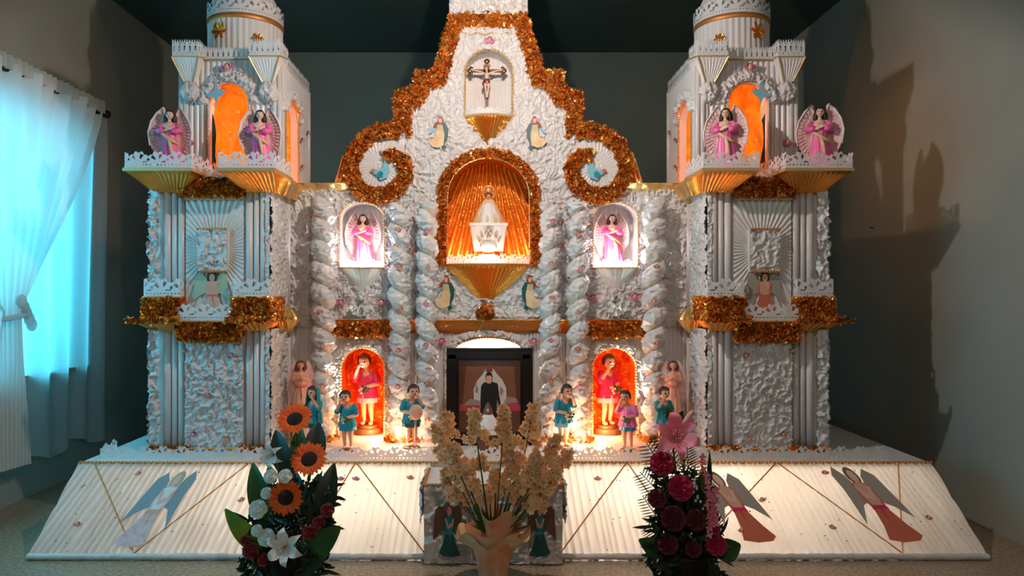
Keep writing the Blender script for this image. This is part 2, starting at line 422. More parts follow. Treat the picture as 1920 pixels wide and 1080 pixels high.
m = MB()
for z in (WZ0, WZ1): m.box((XL-.1, (WY0+WY1)/2, z+(.02 if z == WZ0 else -.02)), (.05, WY1-WY0, .04))
for y in (WY0+.02, (WY0+WY1)/2, WY1-.02): m.box((XL-.1, y, (WZ0+WZ1)/2), (.05, .04, WZ1-WZ0))
struct(m.build('window_frame', 'window_frame', win))
for a, b in ((WY0+.04, (WY0+WY1)/2-.02), ((WY0+WY1)/2+.02, WY1-.04)):
    m = MB(); m.box((XL-.1, (a+b)/2, (WZ0+WZ1)/2), (.006, b-a, WZ1-WZ0-.08)); struct(m.build('pane', 'glass', win))
m = MB(); m.bx(XL-.0, XL+.03, WY0-.05, WY1+.04, WZ0-.03, WZ0); struct(m.build('window_sill', 'wall_paint', win))
# nail in the right wall
m = MB(); m.tube([(XR, 4.36, 1.495), (XR-.02, 4.36, 1.50)], .004, 8); tag(m.build('nail', 'iron'), 'small dark nail in the grey wall right of the altar', 'nail')

# curtain rod
rod = thing('curtain_rod', (-2.40, 4.5, 2.22), 'black iron curtain rod with bracket above the window', 'curtain rod')
m = MB(); m.tube([(-2.40, 1.4, 2.18), (-2.40, 4.5, 2.225)], .011, 10); m.build('rod', 'iron', rod)
m = MB(); m.bx(-2.49, -2.475, 4.40, 4.44, 2.17, 2.29); m.bx(-2.485, -2.39, 4.41, 4.43, 2.20, 2.222); m.build('bracket', 'iron', rod)
m = MB(); m.lathe([(0, -.001), (.016, 0), (.024, .012), (.026, .03), (.018, .045), (0, .05)], (0, 0, 0), 14)
v = m.v[0].copy(); m.v[0] = np.c_[v[:, 0]-2.40, v[:, 2]+4.50, v[:, 1]+2.225]; m.build('finial', 'iron', rod)
# curtains
def cloth(parent, name, fn, nu, nv, material='curtain'):
    U, V = np.meshgrid(np.linspace(0, 1, nu), np.linspace(0, 1, nv), indexing='ij')
    m = MB(); m.grid(np.stack(fn(U, V), -1)); o = m.build(name, material, parent)
    return o
cb = thing('sheer_curtain', (-2.45, 3.9, 2.2), 'straight hanging sheer white curtain glowing blue in front of the window', 'curtain')
def fb(U, V):
    y = 1.5+3.06*U + .02*np.sin(U*21+V*3); x = -2.445 + .020*np.sin(U*95+1.5*np.sin(V*2)) + .012*np.sin(U*38+2) 
    z = 2.215 - (2.215-.235+.03*np.sin(U*40)+.03*U)*V
    return x, y, z
cloth(cb, 'cloth', fb, 420, 50)
ca = thing('tied_curtain', (-2.39, 3.6, 2.2), 'gathered white sheer curtain tied back at the left edge', 'curtain')
def fa(U, V):
    k = np.clip(V/.62, 0, 1); k = k**1.25
    y = (2.45+2.0*U)*(1-k) + (3.46+.17*U)*k
    dn = np.clip((V-.62)/.38, 0, 1); y = y + dn**.8*(U-.55)*.24
    amp = .024*(1-.35*k)
    x = -2.375 + amp*np.sin(U*88) + .015*np.sin(U*31+V*4)*(1-k) + .03*k*np.sin(U*9+1)*(1-dn)
    sag = 1+.10*np.sin(U*pi)*(1-dn)*0
    z = 2.24 - 2.02*(V*sag) + (1-U)*0.02 
    return x, y, z
cloth(ca, 'cloth', fa, 300, 90, 'curtain_thick')
m = MB(); U = np.linspace(0, 2*pi, 40); 
m.tube(np.stack([-2.375+.055*np.cos(U), 3.55+.10*np.sin(U), .985+.012*np.sin(U*1)], -1)[:-1], .014, 8, closed=True)
for k in range(5): m.ell((-2.335, 3.60+.02*k, 1.06-.03*k), (.022, .03, .034), 10)
m.build('tie_knot', 'curtain', ca)
m = MB(); sheet(m, 2.5, 4.45, 2.21, 2.28, lambda u, v, h: (-2.37+h, u, v), lambda u, v: .012*np.sin(u*120)+.004*np.sin(u*33), .006); m.build('header', 'curtain', ca)

# ================================================================ PLATFORM
DZ = .335
TX0, TX1, BX0, BX1, TY, BY = -1.845, 1.995, -1.90, 2.06, 3.25, 2.975
plat = thing('altar_platform', (0, 3.6, 0), 'low white platform with a sloping pleated cloth front lit from inside', 'platform')
m = MB(); m.bx(TX0, TX1, TY, 5.2, DZ-.02, DZ); m.build('top_board', 'pleat_cloth', plat)
m = MB()
for x in (TX0, TX1): m.bx(x-.005, x+.005, TY+.02, 5.2, 0, DZ-.02)
m.bx(TX0, TX1, 3.75, 3.77, 0, DZ-.02); m.bx(TX0, TX1, 5.19, 5.2, 0, DZ-.02); m.build('side_board', 'pleat_cloth', plat)
def slope(a, b, h=0.):
    """a in 0..1 across, b 0 (bottom) .. 1 (top)"""
    xt = TX0+(TX1-TX0)*a; xb = BX0+(BX1-BX0)*a; bb = b
    x = xb+(xt-xb)*bb
    n = np.array((0, -DZ, -(BY-TY))); n = n/np.linalg.norm(n)
    return (x, BY+(TY-BY)*bb+n[1]*h, .01+(DZ-.012)*bb+n[2]*h)
CX0, CX1 = -.262, .300
def slope_panel(x0, x1):
    m = MB(); a0 = (x0-TX0)/(TX1-TX0); a1 = (x1-TX0)/(TX1-TX0)
    nu = int((x1-x0)/.0036); U, V = np.meshgrid(np.linspace(a0, a1, nu), np.linspace(0, 1, 14), indexing='ij')
    sgn = 1. if x0 > 0 else -1.
    ph = U*3.9/.029 + sgn*(1-V)*3.0*np.clip(np.abs(U-.49)*2.2, .2, 1)*-1 + .8*vn(U*60, V*0+3)
    hh = .010*np.abs(np.sin(pi*ph))**.6+.002*vn(U*80, V*3, 4)
    hh = np.where(V < .07, hh+.004*np.sin(U*600), hh)
    m.grid(np.stack(slope(U, V, hh), -1)); return m
m = slope_panel(TX0, CX0); m.build('pleated_front', 'deck_cloth', plat)
m = slope_panel(CX1, TX1); m.build('pleated_front', 'deck_cloth', plat)
# slanted ends
m = MB()
for a in (0, 1):
    p0 = slope(a, 0); p1 = slope(a, 1); x = TX0 if a == 0 else TX1
    m.add([p0, p1, (x, 3.6, DZ-.01), (x, 3.6, .01)], [(0, 1, 2, 3)], 0, False)
m.build('end_cloth', 'deck_cloth', plat)
# cords
tt = [slope(a, 1.0, .008) for a in np.linspace(0, 1, 60)]; cord(plat, tt, .0065)
for seg in ((178, 245, 470, 560, 668, 795), ):
    pts = []
    for k, px in enumerate(seg):
        top = k % 2 == 0; Y = 3.25 if top else 2.95; x = fx(px, Y)
        a = (x-TX0)/(TX1-TX0) if top else (x-BX0)/(BX1-BX0); pts.append(slope(a, 1 if top else .03, .010))
    cord(plat, pts, .0032, beads=False, name='zigzag_cord')
pts = []
for k, px in enumerate((1052, 1175, 1300, 1455, 1700, 1682)):
    top = k % 2 == 1; Y = 3.25 if top else 2.95; x = fx(px, Y)
    a = (x-TX0)/(TX1-TX0) if top else (x-BX0)/(BX1-BX0); pts.append(slope(a, 1 if top else .03, .010))
cord(plat, pts, .0032, beads=False, name='zigzag_cord')
# ruffled hem along the foot
m = MB(); U, V = np.meshgrid(np.linspace(0, 1, 900), np.linspace(0, 2*pi, 9), indexing='ij')
rr = .011+.005*vn(U*260, V*2, 5)
m.grid(np.stack([BX0+(BX1-BX0)*U, BY-.006+rr*np.cos(V), .014+rr*np.sin(V)], -1)); m.build('hem', 'satin', plat)
# central ruffled block standing forward
m = MB(); m.bx(CX0, CX1, 2.935, 3.28, .0, .318); m.build('block_body', 'satin_back', plat)
m = MB(); sheet(m, CX0, CX1, .005, .32, front(2.93), lambda u, v: ruffle(u, v, .026, .011, 3), .0045)
sheet(m, 2.93, 3.24, .16, .318, lambda u, v, h: (CX0-h, u, v), lambda u, v: ruffle(u, v, .026, .012, 5), .006)
sheet(m, 2.93, 3.24, .16, .318, lambda u, v, h: (CX1+h, u, v), lambda u, v: ruffle(u, v, .026, .012, 6), .006)
m.build('ruffled_front', 'satin', plat)
cord(plat, [(CX0, 3.2, .322), (CX0, 2.925, .322), (CX1, 2.925, .322), (CX1, 3.2, .322)], .006)
# lace standing along the front edge
lace(plat, [(TX0+.04, TY+.25, DZ), (TX0+.06, TY+.06, DZ), (-1.2, TY+.03, DZ), (0, TY+.035, DZ), (1.2, TY+.03, DZ), (TX1-.16, TY+.05, DZ)], .068, .088, label='white cut lace along the front edge')

# ---------------------------------------------------------------- flat paper figures
def cutout(parent, fn, name, label, pal, flip=1, kneel=False):
    """fn(u, v, d): unit square to space. pal: robe, chest, head, hair, wing, extra (indices 0..5 of mats)"""
    m = MB(); f = lambda u, v, d: fn(u*flip, v, d)
    m.prism([(-.08, .66), (-.16, .84), (-.30, .95), (-.44, .86), (-.47, .62), (-.50, .30), (-.30, .44), (-.14, .50)], f, .001, 4)
    m.prism([(.08, .66), (.14, .86), (.26, .98), (.38, .86), (.38, .66), (.50, .22), (.26, .46), (.12, .50)], f, .001, 4)
    m.prism([(-.15, .74), (0, .78), (.15, .74), (.17, .55), (.13, .42), (.22, .2), (.34, .03), (.1, .0), (-.2, .02), (-.32, .08), (-.22, .22), (-.13, .42), (-.17, .56)], f, .0025, 0)
    m.prism([(-.12, .73), (0, .78), (.12, .73), (.13, .55), (.08, .45), (-.08, .45), (-.13, .55)], f, .0032, 1)
    m.prism([(-.13, .46), (.13, .46), (.15, .40), (.02, .42), (.05, .2), (-.02, .42), (-.15, .41)], f, .0036, 5)
    m.prism([(.12*cos(t), .85+.12*sin(t)) for t in np.linspace(0, 2*pi, 14, endpoint=False)], f, .003, 3)
    m.prism([(.075*cos(t), .84+.085*sin(t)) for t in np.linspace(0, 2*pi, 12, endpoint=False)], f, .0045, 2)
    m.prism([(-.15, .70), (-.09, .70), (-.02, .58), (.10, .60), (.10, .56), (-.04, .52)], f, .0045, 2)
    m.prism([(.15, .70), (.10, .70), (.06, .60), (.0, .62), (.02, .56), (.10, .56)], f, .005, 2)
    return m.build(name, pal, parent, label)
def cutout2(parent, fn, name, label, flip=1):
    m = MB(); f = lambda u, v, d: fn(u*flip, v, d)
    m.prism([(.02, .78), (.22, .80), (.36, .62), (.34, .36), (.20, .18), (.30, .06), (.12, .0), (.04, .2)], f, .001, 3)
    m.prism([(-.12, .70), (-.32, .50), (-.46, .48), (-.30, .62), (-.18, .80)], f, .001, 4)
    m.prism([(-.10, .72), (.12, .74), (.20, .45), (.16, .14), (-.08, .06), (-.30, .10), (-.50, .26), (-.34, .28), (-.14, .40), (-.12, .55)], f, .0022, 0)
    m.prism([(-.10, .74), (.12, .74), (.14, .58), (-.08, .56)], f, .003, 1)
    m.prism([(-.06, .86), (-.20, .78), (-.28, .64), (-.16, .66), (-.06, .74), (.12, .74), (.18, .84), (.10, .98), (-.02, .99)], f, .0024, 2)
    m.prism([(.03+.07*cos(t), .86+.075*sin(t)) for t in np.linspace(0, 2*pi, 12, endpoint=False)], f, .004, 5)
    m.prism([(-.1, .68), (-.02, .60), (.10, .66), (.10, .62), (-.02, .55)], f, .004, 5)
    return m.build(name, ['cream', 'sage', 'hair_red', 'teal_dark', 'blue_light', 'skin'], parent, label)
def on_slope(px, py, w, h, lean):
    Y = 3.1; b = (1045-py)/(1045-872); a = (fx(px, BY+(TY-BY)*b)-(BX0+(TX0-BX0)*b))/(3.96*(1-b)+3.84*b)
    def fn(u, v, d):
        return slope(a+(u*w + (v-.5)*lean)/3.9, b+(v-.5)*h, .014+d)
    return fn
PEACH = ['peach_red', 'peach', 'skin_pale', 'paper_dark', 'paper_grey', 'hot_pink']
cutout(plat, on_slope(297, 958, .21, .83, .12), 'angel_print', 'faded angel print in grey blue and pink on the left slope', ['wing', 'wing_white', 'skin_pale', 'sage', 'print_blue', 'peach'])
cutout(plat, on_slope(1378, 955, .22, .78, -.13), 'angel_print', 'coral robed angel print half behind the pink flowers', PEACH, -1)
cutout(plat, on_slope(1638, 950, .23, .83, -.13), 'angel_print', 'coral robed angel print near the right end of the slope', PEACH, -1)
GREEN = ['teal_dark', 'teal', 'skin', 'hair_red', 'brown', 'teal']
for px in (843, 1012):
    x = fx(px, 2.91); cutout(plat, lambda u, v, d, x=x: (x+u*.13, 2.895-d, .04+v*.22), 'angel_print', 'dark teal angel print on the ruffled block', GREEN, 1 if px < 900 else -1)

# ---------------------------------------------------------------- little cherub heads (shared meshes)
def cherub_mesh(hair, col):
    m = MB(); m.ell((0, -.007, 0), (.0085, .008, .0095), 10, 0, 7); m.ell((0, -.004, .003), (.0098, .0085, .0088), 10, 1, 7)
    for s in (-1, 1):
        m.add([(0, -.002, -.004), (s*.010, -.004, .003), (s*.019, -.007, .006), (s*.018, -.006, -.004), (s*.010, -.004, -.010), (0, -.003, -.010)], [(0, 1, 2, 3, 4, 5)], 2, False)
        m.ell((s*.003, -.0148, .001), (.0011, .0008, .0011), 5, 1, 4)
    m.ell((0, -.015, -.004), (.0018, .0008, .0008), 5, 3, 4)
    o = m.build('cherub_head', ['skin', hair, col, 'lips']); me = o.data; bpy.data.objects.remove(o); return me
CH = [cherub_mesh('hair', 'pink'), cherub_mesh('hair_red', 'peach_red'), cherub_mesh('brown', 'peach'), cherub_mesh('hair', 'wing_white')]
def cherub(parent, loc, k=0, sc=1., rz=0., rx=0.):
    o = link('cherub_head', CH[k % 4], parent); o.location = np.array(loc)-root_loc(parent); o.scale = (sc,)*3; o.rotation_euler = (rx, RS.uniform(-.3, .3), rz)
for px, py, k in ((262, 895, 2), (455, 945, 2), (640, 905, 0), (668, 905, 0), (148, 990, 0), (1120, 905, 2), (1428, 945, 2), (1545, 893, 0), (1558, 995, 2), (1738, 978, 0), (770, 903, 2), (1390, 1000, 1)):
    b = (1045-py)/(1045-872.); Yb = BY+(TY-BY)*b; a = (fx(px, Yb)-(BX0+(TX0-BX0)*b))/(3.96*(1-b)+3.84*b)
    cherub(plat, slope(a, b, .010), k, .95, rx=-.7)
# glitter dots
m = MB()
for k in range(170):
    a, b = RS.rand(), RS.uniform(.05, .95)
    if -.0 < 1 and CX0-.03 < TX0+a*3.84 < CX1+.03: continue
    m.ell(slope(a, b, .008), (.003, .002, .003), 5, 0, 3)
m.build('glitter_dot', 'brown', plat, kind='stuff')

# ================================================================ FACADE
fac = thing('altar_facade', (0, 3.9, DZ), 'tall white central altar front with gold scrolled gable and niches', 'altar')
FY = 3.85
P2 = lambda L: [(fx(a), fz(b)) for a, b in L]
mir = lambda L: [(-x, z) for x, z in L]
go = P2([(740, 234), (740, 174), (761, 170), (777, 160), (777, 136), (812, 135), (828, 82), (845, 29), (916, 29)])
gi = P2([(771, 262), (772, 207), (789, 200), (803, 184), (807, 167), (834, 165), (850, 108), (866, 54), (916, 54)])
# scroll centre line
sc = P2([(752, 248), (735, 247), (715, 249), (696, 257), (680, 270), (668, 288), (660, 308), (661, 328), (669, 347), (683, 361), (702, 370), (722, 369), (742, 360), (757, 344), (763, 326), (761, 308), (751, 297), (737, 293), (723, 297)])
sca = np.array(sc); 
tt = np.linspace(0, len(sc)-1, 60); sca = np.stack([np.interp(tt, range(len(sc)), sca[:, k]) for k in (0, 1)], -1)
for _ in range(2): sca[1:-1] = (sca[:-2]+2*sca[1:-1]+sca[2:])/4
tg = np.gradient(sca, axis=0); tg /= np.linalg.norm(tg, axis=1)[:, None]; nm_ = np.stack([-tg[:, 1], tg[:, 0]], -1)
hw = np.interp(np.arange(60), [0, 40, 59], [.041, .040, .030])[:, None]
so = sca+nm_*hw; si = sca-nm_*hw
outline_l = P2([(545, 822), (545, 358), (640, 354)]) + [tuple(p) for p in (si if si[20][0] < so[20][0] else so)[30:0:-1]] + go
outline = outline_l + mir(outline_l)[::-1][1:]
inner_l = P2([(545, 822), (545, 358), (655, 350), (668, 300), (700, 258), (745, 240), (755, 195), (790, 186), (795, 155), (822, 148), (838, 95), (855, 40), (916, 40)])
inner = inner_l + mir(inner_l)[::-1][1:]
m = MB(); m.prism(outline, frontd(FY+.012), .26, front=False); m.build('facade_body', 'satin_back', fac)
# niches
A_big = arch(fx(838), fx(994), fz(496), fz(297), .20)
A_cru = arch(fx(871), fx(961), fz(222), fz(95), None)
A_sl = arch(fx(638), fx(721), fz(502), fz(380), .085); A_sr = mir(A_sl)[::-1]
A_ol = arch(fx(641), fx(723), fz(822), fz(651), .11); A_or = mir(A_ol)[::-1]
A_win = arch(fx(850), fx(982), DZ, fz(632), .075)
holes = [A_big, A_cru, A_sl, A_sr, A_ol, A_or, A_win]
def outside(u, v):
    k = np.ones(u.shape, bool)
    for h in holes: k &= ~inpoly(u, v, h)
    return k
zmid = fz(612)
m = MB(); sheet(m, -1.07, 1.07, zmid, fz(40), front(FY), lambda u, v: ruffle(u, v, .023, .017, 0), .0036, lambda u, v: inpoly(u, v, inner) & outside(u, v)); m.build('ruffled_cloth', 'satin', fac)
def lowh(u, v):
    base = .006*np.abs(np.sin(pi*u/.022))
    for A in (A_ol, A_or, A_win):
        a = np.array(A); cx = (a[0, 0]+a[-1, 0])/2; r = (a[-1, 0]-a[0, 0])/2; zt = a[:, 1].max()-r*(.9 if r < .15 else .4)
        d = np.where(v > zt, np.hypot(u-cx, (v-zt)*(1 if r < .15 else 2.0))-r, np.abs(u-cx)-r)
        wgt = np.clip(1-d/.055, 0, 1)**.5*(d > -.02)
        base = base*(1-wgt)+wgt*(ruffle(u, v, .018, .020, 9)+.012)
    return base
m = MB(); sheet(m, -1.07, 1.07, DZ, zmid, front(FY), lowh, .0036, outside); m.build('pleated_cloth', 'satin', fac)
def niche(A, depth, mb_, bm, hf, name, floor=True, rough=None):
    n = thing_part(name, fac)
    m = MB(); a = A+[A[0]]; 
    P = np.array([[(x, FY-.004+d, z) for d in np.linspace(0, depth, 5)] for x, z in a]); m.grid(P, 0, smooth=False); m.build('lining', bm, n)
    xs = [p[0] for p in A]; zs = [p[1] for p in A]
    m = MB(); sheet(m, min(xs), max(xs), min(zs), max(zs), front(FY+depth-.012), hf, .005, lambda u, v: inpoly(u, v, A)); m.build('back_drape', mb_, n)
    return n
def thing_part(name, parent):
    o = bpy.data.objects.new(name, None); C.objects.link(o); o.parent = parent; return o
fan = lambda cx, cz, n, amp: (lambda u, v: amp*np.abs(np.sin(np.arctan2(u-cx, v-cz)*n))+.004*vn(u*60, v*30, 2))
niche(A_big, .21, 'gold', 'gold', fan(0, fz(200), 50, .026), 'central_niche')
niche(A_cru, .13, 'pleat_cloth', 'pleat_cloth', flutes(.021, .009), 'crucifix_niche')
for A in (A_sl, A_sr): niche(A, .14, 'pleat_cloth', 'pleat_cloth', flutes(.03, .006), 'angel_niche')
crum = lambda u, v: ruffle(u, v, .07, .03, 17)+.01*vn(u*60, v*60, 2)
for A in (A_ol, A_or): niche(A, .20, 'orange_foil', 'orange_foil', crum, 'orange_niche')
niche(A_win, .19, 'pleat_cloth', 'pleat_cloth', flutes(.02, .004), 'portrait_niche')
for A, r, Y, mt in ((A_cru, .0075, FY-.018, 'gold_thin'), (A_sl, .005, FY-.022, 'gold_thin'), (A_sr, .005, FY-.022, 'gold_thin'), (A_ol, .006, FY-.03, 'gold_thin'), (A_or, .006, FY-.03, 'gold_thin'), (A_win, .006, FY-.03, 'gold_cord')):
    cord(fac, [(x, Y, z) for x, z in A], r, mt, 'arch_trim')
# white picot outline of crucifix niche
# gold band round the big niche
Ao = arch(fx(821), fx(1011), fz(500), fz(281), .24, 26); Ai = arch(fx(838), fx(994), fz(500), fz(297), .21, 26)
foilband(fac, 'gold_arch', Ao, Ai, FY-.035, .03, 20000, L=.014, W=.008)
cord(fac, [(x, FY-.04, z) for x, z in arch(fx(840), fx(992), fz(497), fz(299), .20)], .003, 'gold_bright', 'arch_trim', beads=False)
# gold gable band
foilband(fac, 'gable_band', go+mir(go)[::-1][1:], gi+mir(gi)[::-1][1:], FY-.03, .06, 15000)
for s in (1, -1):
    foilband(fac, 'scroll_band', [(s*x, z) for x, z in so], [(s*x, z) for x, z in si], FY-.045, .06, 15000)
    # pleated disc inside scroll
    cx, cz = s*fx(712), fz(312)
    def hd(u, v): return .006*np.abs(np.sin(np.arctan2(v-cz, u-cx)*17))
    m = MB(); sheet(m, cx-.15, cx+.15, cz-.16, cz+.16, front(FY-.028), hd, .004, lambda u, v: ((u-cx)/.148)**2+((v-cz)/.160)**2 < 1); m.build('pleated_disc', 'pleat_cloth', fac)
    bx_, bz_ = s*fx(716), fz(325)
    m = MB(); f = lambda u, v, d: (bx_+s*u*.10, FY-.045-d, bz_+v*.10)
    m.prism([(-.5, .0), (-.3, .15), (-.1, .1), (.1, .2), (.2, .7), (.45, .3), (.5, .0), (.35, -.3), (0, -.45), (-.2, -.2)], f, .003, 0)
    m.prism([(-.2, -.1), (.0, .05), (.15, -.05), (.1, -.3), (-.1, -.32)], f, .006, 1); m.prism([(-.55, .05), (-.4, .18), (-.28, .08), (-.35, -.06)], f, .006, 2)
    m.build('dove_print', ['blue_light', 'teal', 'peach_red'], fac, 'pale blue dove print inside the gold scroll')
    # gold fan at the scroll's outer side and cornice of the side bay
    m = MB(); frustum(m, sorted((s*fx(626), s*fx(662)))+[FY-.02, FY+.14], sorted((s*fx(640), s*fx(662)))+[FY, FY+.12], fz(350), fz(296), .012, .005); m.build('gold_fan', 'gold_bright', fac)
    m = MB(); frustum(m, sorted((s*fx(535), s*fx(655)))+[FY-.06, FY+.2], sorted((s*fx(535), s*fx(655)))+[FY-.015, FY+.2], fz(346), fz(359), .03, .002); m.build('side_cornice', 'gold_bright', fac)
# crown block of the gable
m = MB(); m.bx(fx(846), fx(986), FY+.0, FY+.2, fz(30), 2.70); m.build('crown_body', 'satin_back', fac)
m = MB(); sheet(m, fx(843), fx(989), fz(32), 2.71, front(FY-.01), lambda u, v: ruffle(u, v, .02, .02, 30), .0045); m.build('crown_ruffle', 'satin', fac)
# white trims inside the gable band
for s in (1, -1): cord(fac, [(s*x, FY-.02, z) for x, z in gi], .0045, 'satin', 'white_trim', beads=True)
cord(fac, [(x, FY-.022, fz(66)+.006*sin(x*80)) for x in np.linspace(fx(868), fx(964), 30)], .003, 'gold_thin', beads=True)
# shelf and gold cone under crucifix niche
def bracket(x, z_top, z_tip, hw, dep, Y, mt, name, npl=20, label=None, cut=.0, amp=.085):
    m = MB(); th = np.linspace(pi, 2*pi, npl*2+1); fs = np.linspace(0, 1, 10); P = np.zeros((len(th), len(fs), 3))
    for j, f in enumerate(fs):
        r = (1-f)*(1-cut)+cut; k = 1+np.where(np.arange(len(th)) % 2, -amp, amp)*(1.-.3*f)*(j > 0)
        P[:, j] = np.stack([x+hw*r*np.cos(th)*k, Y+dep*r*np.sin(th)*k, np.full(len(th), z_top+(z_tip-z_top)*f)], -1)
    m.grid(P, 0, smooth=False); m.add(P[:, 0], [tuple(range(len(th)))], 0, False); m.build(name, mt, fac, label)
    return [(x+hw*1.01*cos(t), Y+dep*1.01*sin(t), z_top) for t in np.linspace(pi, 2*pi, 30)]
e = bracket(0, fz(222), fz(281), .128, .09, FY, 'gold', 'gold_cone'); cord(fac, e, .006, 'gold_thin'); lace(fac, e, .042, .05, .002)
e = bracket(fx(913), fz(497), fz(578), .225, .13, FY, 'gold', 'gold_cone', 27); cord(fac, e, .005, 'gold_cord', beads=False); lace(fac, e, .055, .06, .0022)
for s in (-1, 1):
    e = bracket(s*.672, fz(503), fz(556), .122, .07, FY-.005, 'pleat_cloth', 'pleated_cone', 14, cut=.06, amp=.03); cord(fac, e, .004, 'gold_cord'); lace(fac, e, .048, .06, .0022)
    m = MB(); sheet(m, s*.672-.05, s*.672+.05, fz(592), fz(553), front(FY-.04), lambda u, v: ruffle(u, v, .03, .04, 40), .005, lambda u, v: ((u-s*.672)/.05)**2+((v-fz(573))/.055)**2 < 1); m.build('ribbon_puff', 'satin', fac)
m = MB(); p = RS.randn(260, 3); p /= np.linalg.norm(p, axis=1)[:, None]
for q in p[:200]: flakes(m, np.array([q*.032+np.array((fx(910), FY-.05, fz(585)))]), .018, .012, 0, q)
m.build('gold_knot', 'gold_foil', fac)
# cornice between storeys
m = MB(); frustum(m, [fx(618), fx(1214), FY-.05, FY+.1], [fx(622), fx(1210), FY-.015, FY+.1], fz(600), fz(624), .05, .001); m.build('middle_cornice', 'gold_dark', fac)
cord(fac, [(fx(618), FY-.052, fz(599)), (fx(1214), FY-.052, fz(599))], .0035, 'gold_bright', beads=False)
for s in (-1, 1):
    a, b = sorted((s*fx(626), s*fx(734))); m = MB(); p = scatter([(a, fz(630)), (b, fz(630)), (b, fz(604)), (a, fz(604))], 26000)
    flakes(m, np.c_[p[:, 0], np.full(len(p), FY-.055), p[:, 1]], .013, .009); m.build('foil_curl', 'gold_foil', fac, kind='stuff')
# pilaster strips beside the portrait and between the columns
for px in (822, 1010, 773, 1059):
    m = MB(); a = fx(px-9); b = fx(px+9); sheet(m, a, b, DZ, fz(625), front(FY-.012), flutes((b-a)/3, .012), .0035); m.build('fluted_strip', 'satin', fac)
# cherubs over the facade
spots = [(589, 400, 2), (609, 405, 1), (619, 447, 2), (611, 503, 1), (590, 547, 2), (639, 567, 0), (715, 567, 0), (748, 400, 1), (779, 408, 1), (733, 425, 1), (803, 447, 1), (757, 469, 1), (769, 464, 2), (780, 476, 1), (735, 498, 2), (795, 531, 1),
         (1047, 384, 2), (1094, 376, 1), (1049, 416, 1), (1103, 418, 1), (1031, 464, 0), (1058, 460, 2), (1100, 464, 2), (1049, 519, 1), (1090, 512, 0), (1221, 401, 0), (1220, 451, 2), (1213, 487, 1), (1246, 517, 2), (1112, 558, 0), (1190, 556, 0), (1034, 556, 1), (1218, 555, 2),
         (918, 75, 0), (828, 640, 0), (1001, 640, 0)]
for px, py, k in spots: cherub(fac, (fx(px, 3.81), FY-.035, fz(py, 3.81)), k, 1.5 if (px, py) in ((639, 567), (715, 567), (1112, 558), (1190, 556), (918, 75), (828, 640), (1001, 640)) else 1.05)
# little gold leaves
leafm = MB(); leafm.add([(-.014, 0, -.006), (-.004, -.006, -.001), (.014, 0, .007), (0, -.004, .006)], [(0, 1, 2, 3)], 0, False)
o_ = leafm.build('gold_leaf', 'gold_thin'); leaf_me = o_.data; bpy.data.objects.remove(o_)
for k, (px, py) in enumerate([(600, 377), (603, 430), (600, 475), (740, 375), (790, 370), (793, 395), (742, 413), (795, 425), (745, 450), (795, 460), (745, 488), (795, 498), (800, 548), (1037, 395), (1040, 448), (1083, 432), (1085, 487), (1037, 497), (1086, 540), (1229, 425), (1230, 463), (1232, 510)]):
    l = link('gold_leaf', leaf_me, fac); l.location = np.array((fx(px, 3.81), FY-.03, fz(py, 3.81)))-root_loc(fac); l.rotation_euler = (0, RS.uniform(.3, 1.0)*(1 if px < 915 else -1), 0); l.scale = (1.5, 1.5, 1.5)
FAIR = ['sage', 'sage', 'skin', 'hair_red', 'wing', 'cream']
TEALP = ['cream', 'sage', 'skin', 'hair_red', 'teal_dark', 'teal']
for px, py, hh, fl, lab in ((825, 252, .18, 1, 'green robed angel print left of the crucifix niche'), (1003, 252, .18, -1, 'green robed angel print right of the crucifix niche'),
                           (836, 549, .19, 1, 'green robed angel print low left of the gold cone'), (994, 549, .19, -1, 'green robed angel print low right of the gold cone')):
    x, z = fx(px), fz(py); cutout2(fac, lambda u, v, d: (x+u*.13, FY-.034-d, z+(v-.5)*hh), 'angel_print', lab, fl)
# twisted ribbon columns, one thing each
def column(px, z0, z1, label, Y=3.735, r0=.042, ph=0., hand=1):
    x = fx(px, Y); c = thing('spiral_column', (x, Y, DZ), label, 'column', 'white ribbon twisted columns of the altar front')
    nz = int((z1-z0)/.0042); nt = 44; Z, T = np.meshgrid(np.linspace(z0, z1, nz), np.linspace(0, 2*pi, nt, endpoint=False), indexing='ij')
    pit = .112; p = (hand*T/(2*pi)+Z/pit+ph); lobe = np.abs(np.sin(pi*p))**.55
    wr = ruffle(T*.045+px, Z, .020, .013, px)
    r = r0*(.42+.50*lobe)+wr*(.4+.6*lobe)
    m = MB(); P = np.stack([x+r*np.cos(T), Y+r*np.sin(T), Z], -1); m.grid(P.transpose(1, 0, 2), wrap=True); m.build('twisted_ribbon', 'satin', c)
    zz = np.linspace(z0+.01, z1-.01, 160); th = -hand*2*pi*(zz/pit+ph)
    m = MB(); m.tube(np.stack([x+r0*.66*np.cos(th), Y+r0*.66*np.sin(th), zz], -1), .0045, 6); m.build('gold_cord', 'gold_thin', c)
    fb_ = MB(); q = RS.uniform(-1, 1, (90, 2))*.062; flakes(fb_, np.c_[x+q[:, 0], Y+q[:, 1]*.8, np.full(90, z0+.004)], .022, .012, 0, (0, -.4, 1), h=.03); fb_.build('foil_foot', 'gold_foil', c, kind='stuff')
    k = 0; z = z0+.12
    while z < z1-.05:
        cherub(c, (x+RS.uniform(-.012, .012), Y-r0-.008, z), RS.randint(0, 3), .95); z += .17+.05*RS.rand()
